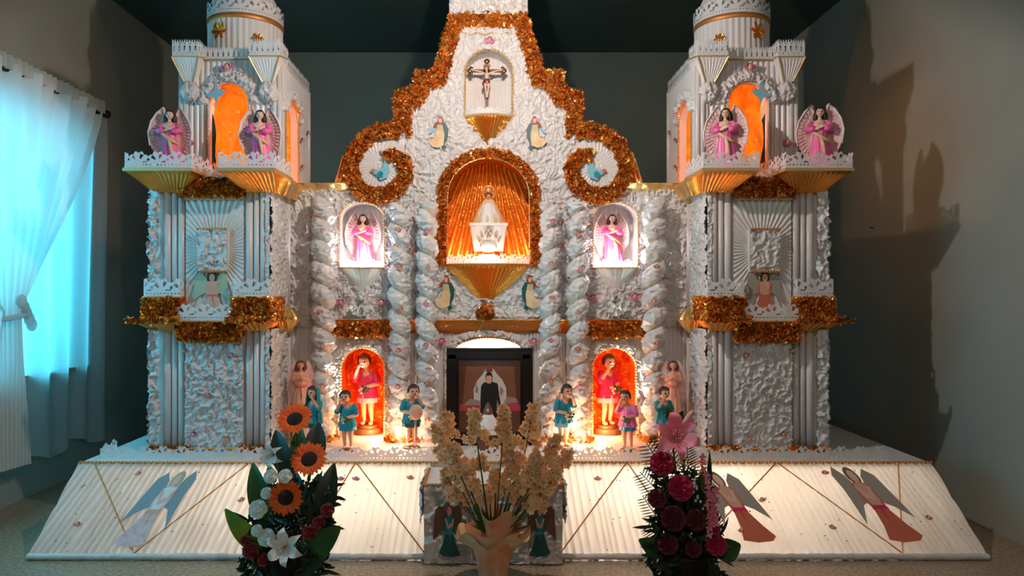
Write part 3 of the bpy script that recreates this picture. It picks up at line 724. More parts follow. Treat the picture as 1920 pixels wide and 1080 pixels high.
for i, (px, lab, hd) in enumerate(((606, 'white twisted ribbon column beside the left tower', 1), (749, 'white twisted ribbon column just right of the left orange niche', 1), (800, 'white twisted ribbon column left of the framed portrait', 1),
                     (1032, 'white twisted ribbon column right of the framed portrait', -1), (1083, 'white twisted ribbon column just left of the right orange niche', -1), (1226, 'white twisted ribbon column beside the right tower', -1))):
    column(px, DZ, 1.60 if i in (0, 5) else 1.57, lab, ph=.3*i, hand=hd, r0=.043 if i not in (0, 5) else .048)
# ================================================================ TOWERS
T0 = 3.5
def tz(py): return CZ-(py-PY)*T0/F
def tx(px): return (px-PX)*T0/F
def tower(s, label):
    side = 'left' if s < 0 else 'right'
    t = thing('altar_tower', (s*1.35, 3.8, DZ), label, 'altar tower', 'towers flanking the altar front')
    X = lambda x: -s*x          # x given for the left tower (negative)
    def xr(a, b): return tuple(sorted((X(a), X(b))))
    a, b = xr(-1.62, -1.082)
    m = MB(); m.bx(a, b, T0+.02, 4.1, DZ, 1.60); m.build('tower_body', 'satin_back', t)
    # ruffled strips: outer corner and inner side
    for z0, z1 in ((DZ, .925), (.965, 1.60)):
        m = MB(); a, b = xr(-1.638, -1.588); sheet(m, a, b, z0, z1, front(T0), lambda u, v: ruffle(u, v, .024, .02, 50), .0045)
        sheet(m, T0, 4.1, z0, z1, lambda u, v, h: (X(-1.628)+s*h, u, v), lambda u, v: ruffle(u, v, .024, .02, 51), .007); m.build('corner_ruffle', 'satin', t)
        m = MB(); sheet(m, T0+.0, 3.765, z0, z1, lambda u, v, h: (X(-1.078)-s*h, u, v), lambda u, v: ruffle(u, v, .021, .016, 52), .0045)
        a, b = xr(-1.082, -1.062); sheet(m, a, b, z0, z1, front(T0+.005), lambda u, v: ruffle(u, v, .02, .01, 53), .004); m.build('side_ruffle', 'satin', t)
        for k in range(3):
            m = MB(); m.tube([(X(-1.062), 3.775+.022*k, z0), (X(-1.062), 3.775+.022*k, z1)], .012, 10); m.build('flute', 'satin', t)
        # front flutes
        for x0, n in ((-1.582, 3), (-1.183, 3)):
            for k in range(n):
                wdt = .035; xx = X(x0+.017+wdt*k); rr = (.0185, .013, .017)[k]
                m = MB(); m.tube([(xx, T0+.012, z0), (xx, T0+.012, z1)], rr, 12); m.build('flute', 'satin', t)
        m = MB(); a, b = xr(-1.475, -1.186); m.bx(a, b, T0+.008, T0+.03, z0, z1); m.build('panel_back', 'satin_back', t)
    # lower ruffled panel
    a, b = xr(-1.47, -1.19); z0, z1 = DZ+.015, .862
    m = MB(); sheet(m, a, b, z0, z1, front(T0+.005), lambda u, v: ruffle(u, v, .022, .015, 54+int(s)), .0036); m.build('ruffled_panel', 'satin', t)
    cord(t, [(a, T0-.022, z0), (b, T0-.022, z0), (b, T0-.022, z1), (a, T0-.022, z1)], .005, 'gold_cord', closed=True)
    for px, py, k in ((350, 657, 2), (436, 665, 0), (394, 740, 0), (366, 813, 0), (430, 822, 2)):
        cherub(t, (X(tx(px)), T0-.018, tz(py)), k+(1 if s > 0 and k == 0 else 0), .95)
    # upper sunburst panel
    z0, z1 = 1.0, 1.555; cx, cz = X(-1.33), 1.31
    m = MB(); sheet(m, a, b, z0, z1, front(T0+.004), lambda u, v: .007*np.abs(np.sin(np.arctan2(v-cz, u-cx)*26+.6*vn(u*30, v*30, 3)))*np.clip(np.hypot(u-cx, v-cz)/.1, .4, 1.3), .0034); m.build('sunburst_panel', 'pleat_cloth', t)
    cord(t, [(a, T0-.022, z0), (b, T0-.022, z0), (b, T0-.022, z1), (a, T0-.022, z1)], .005, 'gold_cord', closed=True)
    pa, pb = xr(-1.404, -1.262); pz0, pz1 = 1.205, 1.410
    m = MB(); m.bx(pa, pb, T0-.012, T0+.02, pz0, pz1); m.build('medallion_base', 'satin_back', t)
    m = MB(); sheet(m, pa, pb, pz0, pz1, front(T0-.012), lambda u, v: ruffle(u, v, .024, .014, 60), .0036); m.build('medallion_ruffle', 'satin', t)
    cord(t, [(pa, T0-.035, pz0), (pb, T0-.035, pz0), (pb, T0-.035, pz1), (pa, T0-.035, pz1)], .0055, 'gold_cord', closed=True)
    x, z = X(-1.338), tz(590)
    cutout(t, lambda u, v, d: (x+u*.19, T0-.012-d, z+v*.215), 'angel_print', 'peach angel print under the medallion',
           ['peach', 'peach', 'skin', 'hair', 'sage' if s < 0 else 'paper_grey', 'peach_red'] if s < 0 else ['peach_red', 'peach', 'skin', 'hair', 'paper_grey', 'peach_red'], 1)
    # gold blocks with lace
    for xa, xb in ((-1.656, -1.482), (-1.228, -1.05)):
        a, b = xr(xa, xb); m = MB(); m.bx(a, b, T0-.05, T0+.16, .975, 1.078); m.build('gold_block', 'gold_dark', t)
        m = MB(); p = scatter([(a, .975), (b, .975), (b, 1.078), (a, 1.078)], 26000); flakes(m, np.c_[p[:, 0], np.full(len(p), T0-.05), p[:, 1]], .014, .009)
        for xx, nn in ((a, -1), (b, 1)):
            p = scatter([(T0-.05, .975), (T0+.16, .975), (T0+.16, 1.078), (T0-.05, 1.078)], 18000); flakes(m, np.c_[np.full(len(p), xx), p], .014, .009, 0, (nn, 0, 0))
        m.build('foil_curl', 'gold_foil', t, kind='stuff')
        cord(t, [(a, T0+.1, 1.081), (a, T0-.052, 1.081), (b, T0-.052, 1.081), (b, T0+.1, 1.081)], .0045, 'gold_thin')
        lace(t, [(a, T0+.1, 1.08), (a, T0-.045, 1.08), (b, T0-.045, 1.08), (b, T0+.1, 1.08)], .095, .088)
    a, b = xr(-1.492, -1.222); lace(t, [(a, T0-.058, .968), (b, T0-.058, .968)], .085, .09)
    cord(t, [(a, T0-.062, .966), (b, T0-.062, .966)], .004, 'gold_cord')
    # cornice
    for T, B_ in (((-1.712, -1.455, T0-.10, T0+.22), (-1.63, -1.49, T0-.01, T0+.12)), ((-1.25, -1.035, T0-.08, T0+.10), (-1.19, -1.075, T0-.01, T0+.08))):
        m = MB(); frustum(m, xr(T[0], T[1])+T[2:], xr(B_[0], B_[1])+B_[2:], .968, .917, .016, .003); m.build('gold_bracket', 'gold', t)
        a, b = xr(T[0], T[1]); m = MB(); n = 70; q = np.zeros((n, 3)); q[:, 0] = np.linspace(a, b, n); q[:, 1] = T[2]; q[:, 2] = .966+RS.rand(n)*.012; flakes(m, q, .02, .012); m.build('foil_curl', 'gold_bright', t, kind='stuff')
    a, b = xr(-1.49, -1.188); m = MB(); m.bx(a, b, T0-.055, T0+.02, .955, .968); m.bx(a, b, T0-.04, T0+.02, .89, .955); m.build('gold_band', 'gold_dark', t)
    m = MB(); p = scatter([(a, .878), (b, .878), (b, .956), (a, .956)], 24000); flakes(m, np.c_[p[:, 0], np.full(len(p), T0-.045), p[:, 1]], .018, .013); m.build('foil_curl', 'gold_foil', t, kind='stuff')
    # inner side cornice strips and gold bead
    a, b = xr(-1.07, -1.03); m = MB(); frustum(m, (a, b, T0+.1, 3.85), (a, b, T0+.12, 3.85), .962, .925, .02, .002); m.build('gold_band', 'gold', t)
    bm = MB(); cx_ = X(-1.045); bm.lathe([(.004, -.072), (.02, -.06), (.062, .0), (.058, .012), (.03, .05), (.012, .062), (.001, .064)], (cx_, 3.74, .965), 28, smooth=False, pleat=.06, npl=14); bm.build('gold_bead', 'gold_bright', t)
    for xa in (-1.60, -1.49, -1.17, -1.09):
        fb_ = MB(); q = RS.uniform(-1, 1, (45, 2))*.035; flakes(fb_, np.c_[X(xa)+q[:, 0], T0-.025+q[:, 1]*.5, np.full(45, DZ+.004)], .020, .012, 0, (0, -.4, 1), h=.022); fb_.build('foil_foot', 'gold_foil', t, kind='stuff')
    # top: crumpled band, trays
    a, b = xr(-1.485, -1.185); m = MB(); m.bx(a, b, T0-.02, T0+.03, 1.572, 1.655); m.build('gold_band', 'gold_dark', t)
    m = MB(); p = scatter([(a, 1.57), (b, 1.57), (b, 1.652), (a, 1.652)], 24000); flakes(m, np.c_[p[:, 0], np.full(len(p), T0-.022), p[:, 1]], .016, .011); m.build('foil_curl', 'gold_foil', t, kind='stuff')
    m = MB(); a, b = xr(-1.64, -1.05); m.bx(a, b, T0-.02, 4.2, 1.655, 1.668); m.build('top_board', 'satin_back', t)
    lace(t, [(xr(-1.39, -1.24)[0], T0-.02, 1.668), (xr(-1.39, -1.24)[1], T0-.02, 1.668)], .04, .05)
    for T, B_ in (((-1.685, -1.375, 3.33, 3.66), (-1.625, -1.482, 3.492, 3.62)), ((-1.252, -.992, 3.33, 3.62), (-1.175, -1.03, 3.492, 3.58))):
        tr = thing_part('gold_tray', t); a, b = xr(T[0], T[1])
        m = MB(); frustum(m, (a, b)+T[2:], xr(B_[0], B_[1])+B_[2:], 1.666, 1.588, .011, .0055, nz=7); m.build('tray_side', 'gold', tr)
        m = MB(); m.bx(a-.006, b+.006, T[2]-.006, T[3]+.006, 1.666, 1.680); m.build('tray_rim', 'gold_thin', tr)
        lace(tr, [(a, T[3], 1.679), (a, T[2], 1.679), (b, T[2], 1.679), (b, T[3], 1.679)], .080, .085)
        tr_t.append((a, b, T))
    # inner gold corner piece
    a, b = xr(-1.075, -.975); m = MB(); frustum(m, (a, b, 3.58, 3.86), xr(-1.075, -1.02)+(3.62, 3.86), 1.665, 1.592, .012, .005); m.build('gold_bracket', 'gold_bright', t)
    return t
tr_t = []
tower(-1, 'left altar tower of white ribbon and gold, tinted blue by the window')
tower(1, 'right altar tower of white ribbon and gold, in brownish shade')

# ================================================================ BELFRIES
def belfry(s, label):
    t = thing('belfry', (s*1.29, 3.9, 1.668), label, 'belfry', 'open belfries on the towers')
    X = lambda x: -s*x
    def xr(a, b): return tuple(sorted((X(a), X(b))))
    X0, X1, Y0, Y1, Z0, Z1 = -1.535, -1.055, 3.62, 4.2, 1.669, 2.265
    a, b = xr(X0, X1)
    AF = arch(*xr(-1.402, -1.196), Z0+.02, 2.158, .11)
    # front and back walls pierced by an arch
    def wall_xy(Y, sg, A, ruff=True):
        def hf(u, v):
            base = .011*np.abs(np.sin(pi*(u-a)/.0275))
            c = sum(xr(-1.402, -1.196))/2; d = np.where(v > 2.05, np.hypot(u-c, v-2.05), 9)
            w_ = np.clip(1-np.abs(d-.125)/.045, 0, 1)**.5
            return base*(1-w_)+w_*(ruffle(u, v, .018, .022, 70)+.012)
        m = MB(); sheet(m, a, b, Z0, Z1, lambda u, v, h: (u, Y-sg*h, v), hf, .0036 if sg > 0 else .008, lambda u, v: ~inpoly(u, v, A)); m.build('arched_wall', 'satin', t)
        m = MB(); q = A; m.grid(np.array([[(x, Y+d*sg, z) for d in (-.012, .03)] for x, z in q]), 0, smooth=False); m.build('arch_reveal', 'pleat_cloth', t)
    wall_xy(Y0, 1, AF); wall_xy(Y1, -1, AF)
    cord(t, [(x, Y0-.016, z) for x, z in AF], .006, 'satin', 'arch_trim'); cord(t, [(x, Y0-.013, z) for x, z in arch(AF[0][0]-.012, AF[-1][0]+.012, Z0+.02, 2.17, .12)], .004, 'gold_thin', 'arch_trim')
    AS = arch(3.70, 3.95, Z0+.02, 2.125, .12)
    for xx, sg in ((X1, 1), (X0, -1)):
        if sg < 0: AS_in, AS = AS, arch(3.70, 4.16, Z0+.02, 2.125, .2)
        m = MB(); sheet(m, Y0, Y1, Z0, Z1, lambda u, v, h: (X(xx)-s*sg*h, u, v), lambda u, v: .010*np.abs(np.sin(pi*(u-Y0)/.029)) + np.where((v > 2.03) & (np.abs(np.hypot(u-3.825, v-2.0)-.145) < .03), ruffle(u, v, .018, .016, 71), 0), .004, lambda u, v: ~inpoly(u, v, AS)); m.build('arched_wall', 'satin', t)
        m = MB(); m.grid(np.array([[(X(xx)-s*sg*d, y, z) for d in (.012, -.03)] for y, z in AS]), 0, smooth=False); m.build('arch_reveal', 'pleat_cloth', t)
    cord(t, [(X(X1)-s*.014, y, z) for y, z in AS_in], .005, 'gold_thin', 'arch_trim')
    # corner pilasters
    for xx, yy in ((X0, Y0), (X1, Y0), (X1, Y1), (X0, Y1)):
        for k in range(2):
            m = MB(); m.tube([(X(xx+(.012 if xx == X0 else -.012)*(2*k-.5)), yy-.008, Z0), (X(xx+(.012 if xx == X0 else -.012)*(2*k-.5)), yy-.008, Z1)], .013, 10); m.build('flute', 'satin', t)
    # cellophane inside
    m = MB(); ca_, cb_ = xr(-1.392, -1.13)
    sheet(m, ca_, cb_, Z0+.01, 2.24, lambda u, v, h: (u, 3.70+.10*(v-1.7)*0-h, v), lambda u, v: ruffle(u, v, .11, .030, 80)+.01*np.sin(u*60+v*20), .006)
    m.build('cellophane', 'cellophane', t, 'orange cellophane hung inside the arch')
    m = MB(); sheet(m, 3.68, 4.15, Z0+.01, 2.24, lambda u, v, h: (X(-1.150)-s*h, u, v), lambda u, v: ruffle(u, v, .11, .022, 81), .007); m.build('cellophane', 'cellophane', t)
    # roof board and lace balustrade
    m = MB(); m.bx(a-.01, b+.01, Y0-.02, Y1+.01, Z1, Z1+.012); m.build('roof_board', 'satin_back', t)
    cord(t, [(a-.012, Y0-.022, Z1+.002), (b+.012, Y0-.022, Z1+.002)], .004, 'gold_cord', beads=False)
    lace(t, [(a-.01, Y1, Z1), (a-.01, Y0-.02, Z1), (b+.01, Y0-.02, Z1), (b+.01, Y1, Z1)], .068, .08, .0026, grid_style=True)
    # corner turrets
    for xx, T in ((X0+.045, .066), (X1-.045, .076)):
        c = thing_part('corner_turret', t); cx, cy = X(xx), Y0-.015
        m = MB(); frustum(m, (cx-T, cx+T, cy-T, cy+T), (cx-.012, cx+.012, cy-.012, cy+.012), 2.262, 2.120, .0085, .0016, nz=5); m.build('pleated_pyramid', 'pleat_cloth', c)
        cord(c, [(cx-T, cy-T, 2.263), (cx+T, cy-T, 2.263), (cx+T, cy+T, 2.296), (cx-T, cy+T, 2.296)], .004, 'gold_thin', closed=True, beads=False)
        for sx in (-1, 1): cord(c, [(cx+sx*T, cy-T-.003, 2.261), (cx+sx*.012, cy-.016, 2.125)], .0035, 'gold_thin', beads=False)
        lace(c, [(cx-T, cy+T, 2.264), (cx-T, cy-T, 2.264), (cx+T, cy-T, 2.264), (cx+T, cy+T, 2.264)], .085, .09, .0026, grid_style=True, lean=(0, -.0))
        m = MB(); th, ph = np.meshgrid(np.linspace(0, 2*pi, 50, endpoint=False), np.linspace(.05, pi-.05, 26), indexing='ij')
        r = .030+.9*ruffle(th*.05, ph*.05, .02, .018, 90)
        m.grid(np.stack([cx+r*np.sin(ph)*np.cos(th), cy-.0+r*np.sin(ph)*np.sin(th), 2.105+r*np.cos(ph)], -1), wrap=True); m.build('ribbon_puff', 'satin', c)
    # drum
    dx, dy, R = X(-1.315), 3.90, .192
    m = MB(); n = 160; m.lathe([(R, 2.275), (R, 2.53), (R*.98, 2.545), (0, 2.55)], (dx, dy, 0), n, pleat=.012, npl=40, smooth=False); m.build('drum', 'pleat_cloth', t)
    ring = lambda r, z, n=60: [(dx+r*cos(u), dy+r*sin(u), z) for u in np.linspace(0, 2*pi, n)]
    m = MB(); m.lathe([(R*1.01, 2.522), (R*1.035, 2.526), (R*1.035, 2.548), (R*1.01, 2.552)], (dx, dy, 0), 60); m.build('gold_ring', 'gold_cord', t)
    lace(t, ring(R*1.03, 2.548), .085, .08, .0028, name='lace_crown')
    m = MB(); m.lathe([(R*.9, 2.55), (R*.85, 2.66), (R*.6, 2.76), (R*.3, 2.82), (0, 2.85)], (dx, dy, 0), 100, pleat=.02, npl=25); m.build('dome', 'pleat_cloth', t)
    for ang, zz, sz in ((-pi/2-.38 if s < 0 else -pi/2+.38, 2.455, .052), (-pi/2+.62 if s < 0 else -pi/2-.62, 2.42, .034), (pi*1.02 if s < 0 else 0, 2.40, .024)):
        q = np.array((dx+R*1.03*cos(ang), dy+R*1.03*sin(ang), zz)); N = np.array((cos(ang), sin(ang), 0)); Tn = np.array((-sin(ang), cos(ang), 0)); m = MB()
        for lay in (0, 1):
            for k in range(6):
                u = k*pi/3+lay*.5; d1 = Tn*cos(u)+np.array((0, 0, 1))*sin(u); d2 = -Tn*sin(u)+np.array((0, 0, 1))*cos(u); L_ = sz*(1-.35*lay)
                m.add([q, q+d1*L_*.6+d2*L_*.3+N*.012, q+d1*L_+N*(.006+.012*lay), q+d1*L_*.6-d2*L_*.3+N*.002], [(0, 1, 2), (0, 2, 3)], 0, False)
        m.build('foil_flower', 'gold_foil', t)
    # rosette head over the arch, doves, cherubs
    ax = sum(xr(-1.402, -1.196))/2
    cherub(t, (ax, Y0-.04, 2.225), 0, 1.6)
    for px, py in ((358, 268),): cherub(t, (X(fx(px, 3.6)), Y0-.03, fz(py, 3.6)), 0, 1.4)
    for y_, z_ in ((3.99, 1.95), (3.99, 1.80), (4.12, 2.02)): cherub(t, (X(X1)-s*.02, y_, z_), 1, 1, rz=pi/2*(1 if s < 0 else -1))
    xb, zb = X(fx(404, 3.58)), fz(172, 3.58); m = MB(); f = lambda u, v, d: (xb+X(-1)*-s*s*0+(-s)*u*.11*-1*(-1), 3.585-d, zb+v*.13)
    m.prism([(-.5, -.1), (-.25, -.02), (-.05, .1), (.0, .55), (.12, .1), (.45, .05), (.3, -.12), (.12, -.2), (.05, -.5), (-.1, -.2), (-.3, -.2)], f, .003); m.build('dove_print', 'blue_light', t, 'pale blue paper dove at the arch')
    return t
belfry(-1, 'open white belfry with orange cellophane on the left tower')
belfry(1, 'open white belfry with orange cellophane on the right tower')

# ================================================================ FIGURES
def remesh(name, mb, mats, parent, vox, paint=None):
    o = mb.build('tmp', mats, None, off=(0, 0, 0)); md = o.modifiers.new('r', 'REMESH'); md.mode = 'VOXEL'; md.voxel_size = vox; md.use_smooth_shade = True
    s2 = o.modifiers.new('s', 'SMOOTH'); s2.factor = .5; s2.iterations = 2
    dg = bpy.context.evaluated_depsgraph_get(); me = bpy.data.meshes.new_from_object(o.evaluated_get(dg)); me.name = name
    bpy.data.objects.remove(o); me.materials.clear()
    for k in mats: me.materials.append(M[k])
    n = len(me.polygons); c = np.zeros(n*3, np.float32); me.polygons.foreach_get('center', c); c = c.reshape(-1, 3)
    mi = np.zeros(n, np.int32)
    if paint is not None: mi = paint(c).astype(np.int32)
    me.polygons.foreach_set('material_index', mi); me.polygons.foreach_set('use_smooth', np.ones(n, bool))
    return link(name, me, parent)
def hand(m, wr, dr, palm_n, sc=1.):
    """five-fingered small hand at wrist wr along dr"""
    wr = np.array(wr, float); d = np.array(dr, float); d /= np.linalg.norm(d); n = np.array(palm_n, float); n -= n.dot(d)*d; n /= np.linalg.norm(n); sd = np.cross(d, n)
    m.cap(wr, wr+d*.012*sc, .0042*sc, .0058*sc)
    for k, L in zip((-1.5, -.5, .5, 1.5), (.010, .0125, .012, .0095)):
        b = wr+d*.014*sc+sd*k*.0030*sc; mdp = b+d*L*.55*sc; m.cap(b, mdp, .0017*sc, .0016*sc, 6); m.cap(mdp, mdp+(d*.6+n*.6)*L*.5*sc, .0016*sc, .0013*sc, 6)
    b = wr+d*.005*sc+sd*.005*sc; m.cap(b, b+(sd*.8+d*.8)*.007*sc, .0019*sc, .0015*sc, 6)
def facepaint(hc, hr, back=None):
    hc = np.array(hc)
    def p(c):
        q = (c-hc)/hr; mi = np.zeros(len(c))
        f = q[:, 1] < -.5
        for sx in (-1, 1): mi[f & (np.hypot(q[:, 0]-sx*.38, q[:, 2]-.02) < .15)] = 1
        mi[f & (np.abs(q[:, 0]) < .26) & (np.abs(q[:, 2]+.50) < .10)] = 2
        return mi
    return p
def head(m, hc, r):
    m.ell(hc, (r*.88, r*.98, r*1.08), 20, 0, 14); m.ell((hc[0], hc[1]-r*.28, hc[2]-r*.45), (r*.60, r*.62, r*.56), 14)
    m.ell((hc[0], hc[1]-r*1.0, hc[2]-r*.15), (r*.13, r*.20, r*.20), 8, 0, 6)
    for s in (-1, 1): m.ell((hc[0]+s*r*.9, hc[1]+.05*r, hc[2]-r*.08), (r*.12, r*.2, r*.26), 8, 0, 6)
def hairmesh(hc, r, long=0, seed=0, mt='hair', parent=None):
    m = MB(); th, ph = np.meshgrid(np.linspace(0, 2*pi, 40, endpoint=False), np.linspace(.02, pi*.62, 16), indexing='ij')
    lim = np.where(np.cos(th+pi/2) > .25, .50, 1.)       # hairline in front
    ph2 = ph*lim; rr = r*(1.16+.06*np.sin(th*9+ph*4)+.05*vn(th*3, ph*4, seed))
    m.grid(np.stack([hc[0]+rr*.96*np.sin(ph2)*np.cos(th), hc[1]+rr*np.sin(ph2)*np.sin(th)+.04*r, hc[2]+rr*1.06*np.cos(ph2)], -1), wrap=True)
    if long:
        for s in (-1, 0, 1):
            n = 5 if s else 6
            for k in range(n):
                x0 = (s*(.75+.08*k) if s else (-.6+.24*k)); y0 = (.1+.12*k if s else .75)
                pts = [(hc[0]+x0*r, hc[1]+y0*r, hc[2]+.45*r), (hc[0]+x0*r*1.28, hc[1]+y0*r*1.1, hc[2]-.5*r), (hc[0]+x0*r*1.35+.05*r*sin(k*3), hc[1]+y0*r*1.15, hc[2]-1.2*r*long), (hc[0]+x0*r*1.1, hc[1]+y0*r*1.1, hc[2]-1.75*r*long)]
                m.tube(pts, [r*.2, r*.26, r*.22, r*.05], 7)
    return m.build('hair', mt, parent, off=(0, 0, 0))
def robe(parent, name, mt, rings, folds=9, amp=.12, seg=72, tw=0., off=(0, 0, 0)):
    """rings: (z, cx, cy, rx, ry)"""
    R = np.array(rings, float); zz = np.linspace(0, 1, 26); t0 = np.linspace(0, 1, len(R)); I = np.stack([np.interp(zz, t0, R[:, k]) for k in range(5)], -1)
    th = np.linspace(0, 2*pi, seg, endpoint=False); P = np.zeros((seg, len(I), 3))
    for j, (z, cx, cy, rx, ry) in enumerate(I):
        f = zz[j]; k = 1+amp*f*(np.sin(th*folds+tw*f*3)+.5*np.sin(th*(folds*2+1)+f*2))*.7
        P[:, j] = np.stack([cx+rx*k*np.cos(th), cy+ry*k*np.sin(th), np.full(seg, z)], -1)
    m = MB(); m.grid(P, 0, wrap=True); m.add(P[:, -1], [tuple(range(seg))], 0, False); m.add(P[:, 0], [tuple(range(seg))], 0, False)
    return m.build(name, mt, parent, off=off)
# ---- standing angel with folded arms (.27 m)
def make_angel(label, group):
    t = thing('angel_figurine', (0, 0, 0), label, 'angel figurine', group)
    hc = (.002, -.006, .226); m = MB(); head(m, hc, .0165); m.cap((0, .002, .19), (0, -.002, .212), .0075, .007)
    m.cap((0, .002, .15), (0, .002, .178), .020, .024); m.cap((-.022, .002, .186), (.022, .002, .186), .010, .010)
    m.cap((0, .004, .03), (0, .002, .15), .020, .018)
    # arms crossed over the chest
    m.cap((-.028, .002, .186), (-.040, -.012, .155), .0092, .0078); m.cap((-.040, -.012, .155), (-.004, -.034, .158), .0075, .0055); hand(m, (.0, -.035, .160), (1, -.1, .35), (0, 1, 0))
    m.cap((.028, .002, .186), (.038, -.012, .158), .0092, .0078); m.cap((.038, -.012, .158), (.008, -.033, .168), .0075, .0055); hand(m, (.004, -.034, .169), (-1, -.1, .4), (0, 1, 0))
    for s in (-1, 1): m.ell((s*.014, -.012, .008), (.009, .018, .007), 10)
    remesh('body', m, ['skin_pale', 'eye', 'lips'], t, .0019, facepaint(hc, .0165))
    hairmesh(hc, .0165, 1.25, 1, 'hair', t)
    robe(t, 'robe', 'pink', [(.192, 0, .002, .020, .013), (.182, 0, .001, .031, .020), (.160, 0, 0, .029, .022), (.135, 0, 0, .024, .021), (.11, .002, 0, .030, .026), (.06, .006, .0, .038, .033), (.004, .012, 0, .047, .038)], 10, .13, tw=.6)
    m = MB()
    for s in (-1, 1): m = MB(); m.tube([(s*.026, .002, .188), (s*.036, -.004, .172), (s*.041, -.012, .157), (s*.030, -.024, .157), (s*.017, -.030, .160)], [.010, .0135, .0135, .012, .0105], 12); m.build('sleeve', 'pink', t, off=(0, 0, 0))
    m = MB(); pts = [(-.030, -.010, .152), (-.015, -.026, .140), (.006, -.030, .124), (.024, -.024, .112), (.036, -.010, .104)]; m.tube(pts, [.006, .007, .008, .007, .005], 8)
    m.tube([(.004, -.030, .126), (.014, -.036, .09), (.020, -.040, .045)], [.006, .007, .004], 8); m.build('sash', 'cream', t, off=(0, 0, 0))
    for s in (-1, 1):
        w_ = thing_part('wing', t)
        # wing outline: rises beside the head, narrows beside the hip
        U = np.linspace(0, 1, 22); root = np.stack([s*(.014+.004*U), .020+0*U, .185-.110*U], -1)
        tip = np.stack([s*(.034+.052*np.sin(U*pi)**.8 - .004*U), .026-.020*np.sin(U*pi), .262-.235*U], -1); tip[0] = (s*.030, .022, .262)
        P = np.stack([root*(1-k)+tip*k + np.array((0, .010*sin(k*pi), 0)) for k in np.linspace(0, 1, 9)], 1)
        m = MB(); m.grid(P); m.grid(P+np.array((0, .003, 0))); m.build('wing_skin', 'wing', w_, off=(0, 0, 0))
        fm = MB()
        for row, (k0, L_) in enumerate(((.98, .024), (.72, .024), (.46, .022))):
            for j in range(15):
                u = (j+.3*row)/15; a = (root*(1-k0)+tip*k0); q = np.array([np.interp(u, U, a[:, i]) for i in range(3)]); rt = np.array([np.interp(u, U, root[:, i]) for i in range(3)])
                d = q-rt; d[2] -= .030*u; d /= np.linalg.norm(d); sd = np.cross(d, (0, 1, 0)); sd /= np.linalg.norm(sd); y = np.array((0, .0015-.0012*row+.009*sin(k0*pi), 0)); b = q-d*L_*.75+y
                fm.add([b-sd*.003, b+d*L_*.6-sd*.0062, b+d*L_*.95-sd*.002-y*.5, b+d*L_*.6+sd*.0062-y*.3, b+sd*.003, b+d*L_*.5+np.array((0, -.0006, 0))], [(0, 5, 1), (1, 5, 2), (2, 5, 3), (3, 5, 4), (4, 5, 0)], 0, False)
        fm.build('feather_row', 'wing', w_, off=(0, 0, 0))
        m = MB(); m.tube([(s*.012, .02, .188), (s*.022, .020, .235), (s*.033, .022, .263), (s*.054, .017, .240), (s*.076, .008, .200), (s*.086, .006, .155), (s*.080, .006, .10)], [.004, .004, .004, .004, .003, .003, .002], 8); m.build('wing_edge', 'wing_white', w_, off=(0, 0, 0))
    m = MB(); m.lathe([(.03, 0), (.034, .002), (.034, .010), (.026, .014), (0, .014)], (.008, 0, -.012), 20, sx=1.2); m.build('base', 'pink_light', t, off=(0, 0, 0))
    return t
an = make_angel('pink robed angel figurine on the outer gold tray of the left tower', 'pink robed angel figurines')
def put(o, loc, rz=0, sc=1.):
    o.location = loc; o.rotation_euler = (0, 0, rz); o.scale = (sc, sc, sc)
ang = [(W(318, 295, 3.46), .15, 1.0, None), (W(487, 292, 3.46), .1, 1.0, 'pink robed angel figurine in front of the left belfry arch'),
       (W(1360, 292, 3.46), -.45, 1.03, 'pink robed angel figurine in front of the right belfry arch'), (W(1537, 292, 3.46), -.45, 1.05, 'pink robed angel figurine on the outer gold tray of the right tower'),
       (W(680, 492, 3.90), .05, 1.12, 'pink angel figurine in the lit niche left of the central niche'), (W(1147, 492, 3.90), .05, 1.12, 'pink angel figurine in the lit niche right of the central niche')]
for i, (p, rz, sc_, lab) in enumerate(ang):
    o = an if i == 0 else copy_tree(an)
    if lab: o['label'] = lab
    put(o, (p[0], p[1], 1.693 if i < 4 else fz(502)+.014), rz, sc_*(1.16 if i < 4 else 1.0))
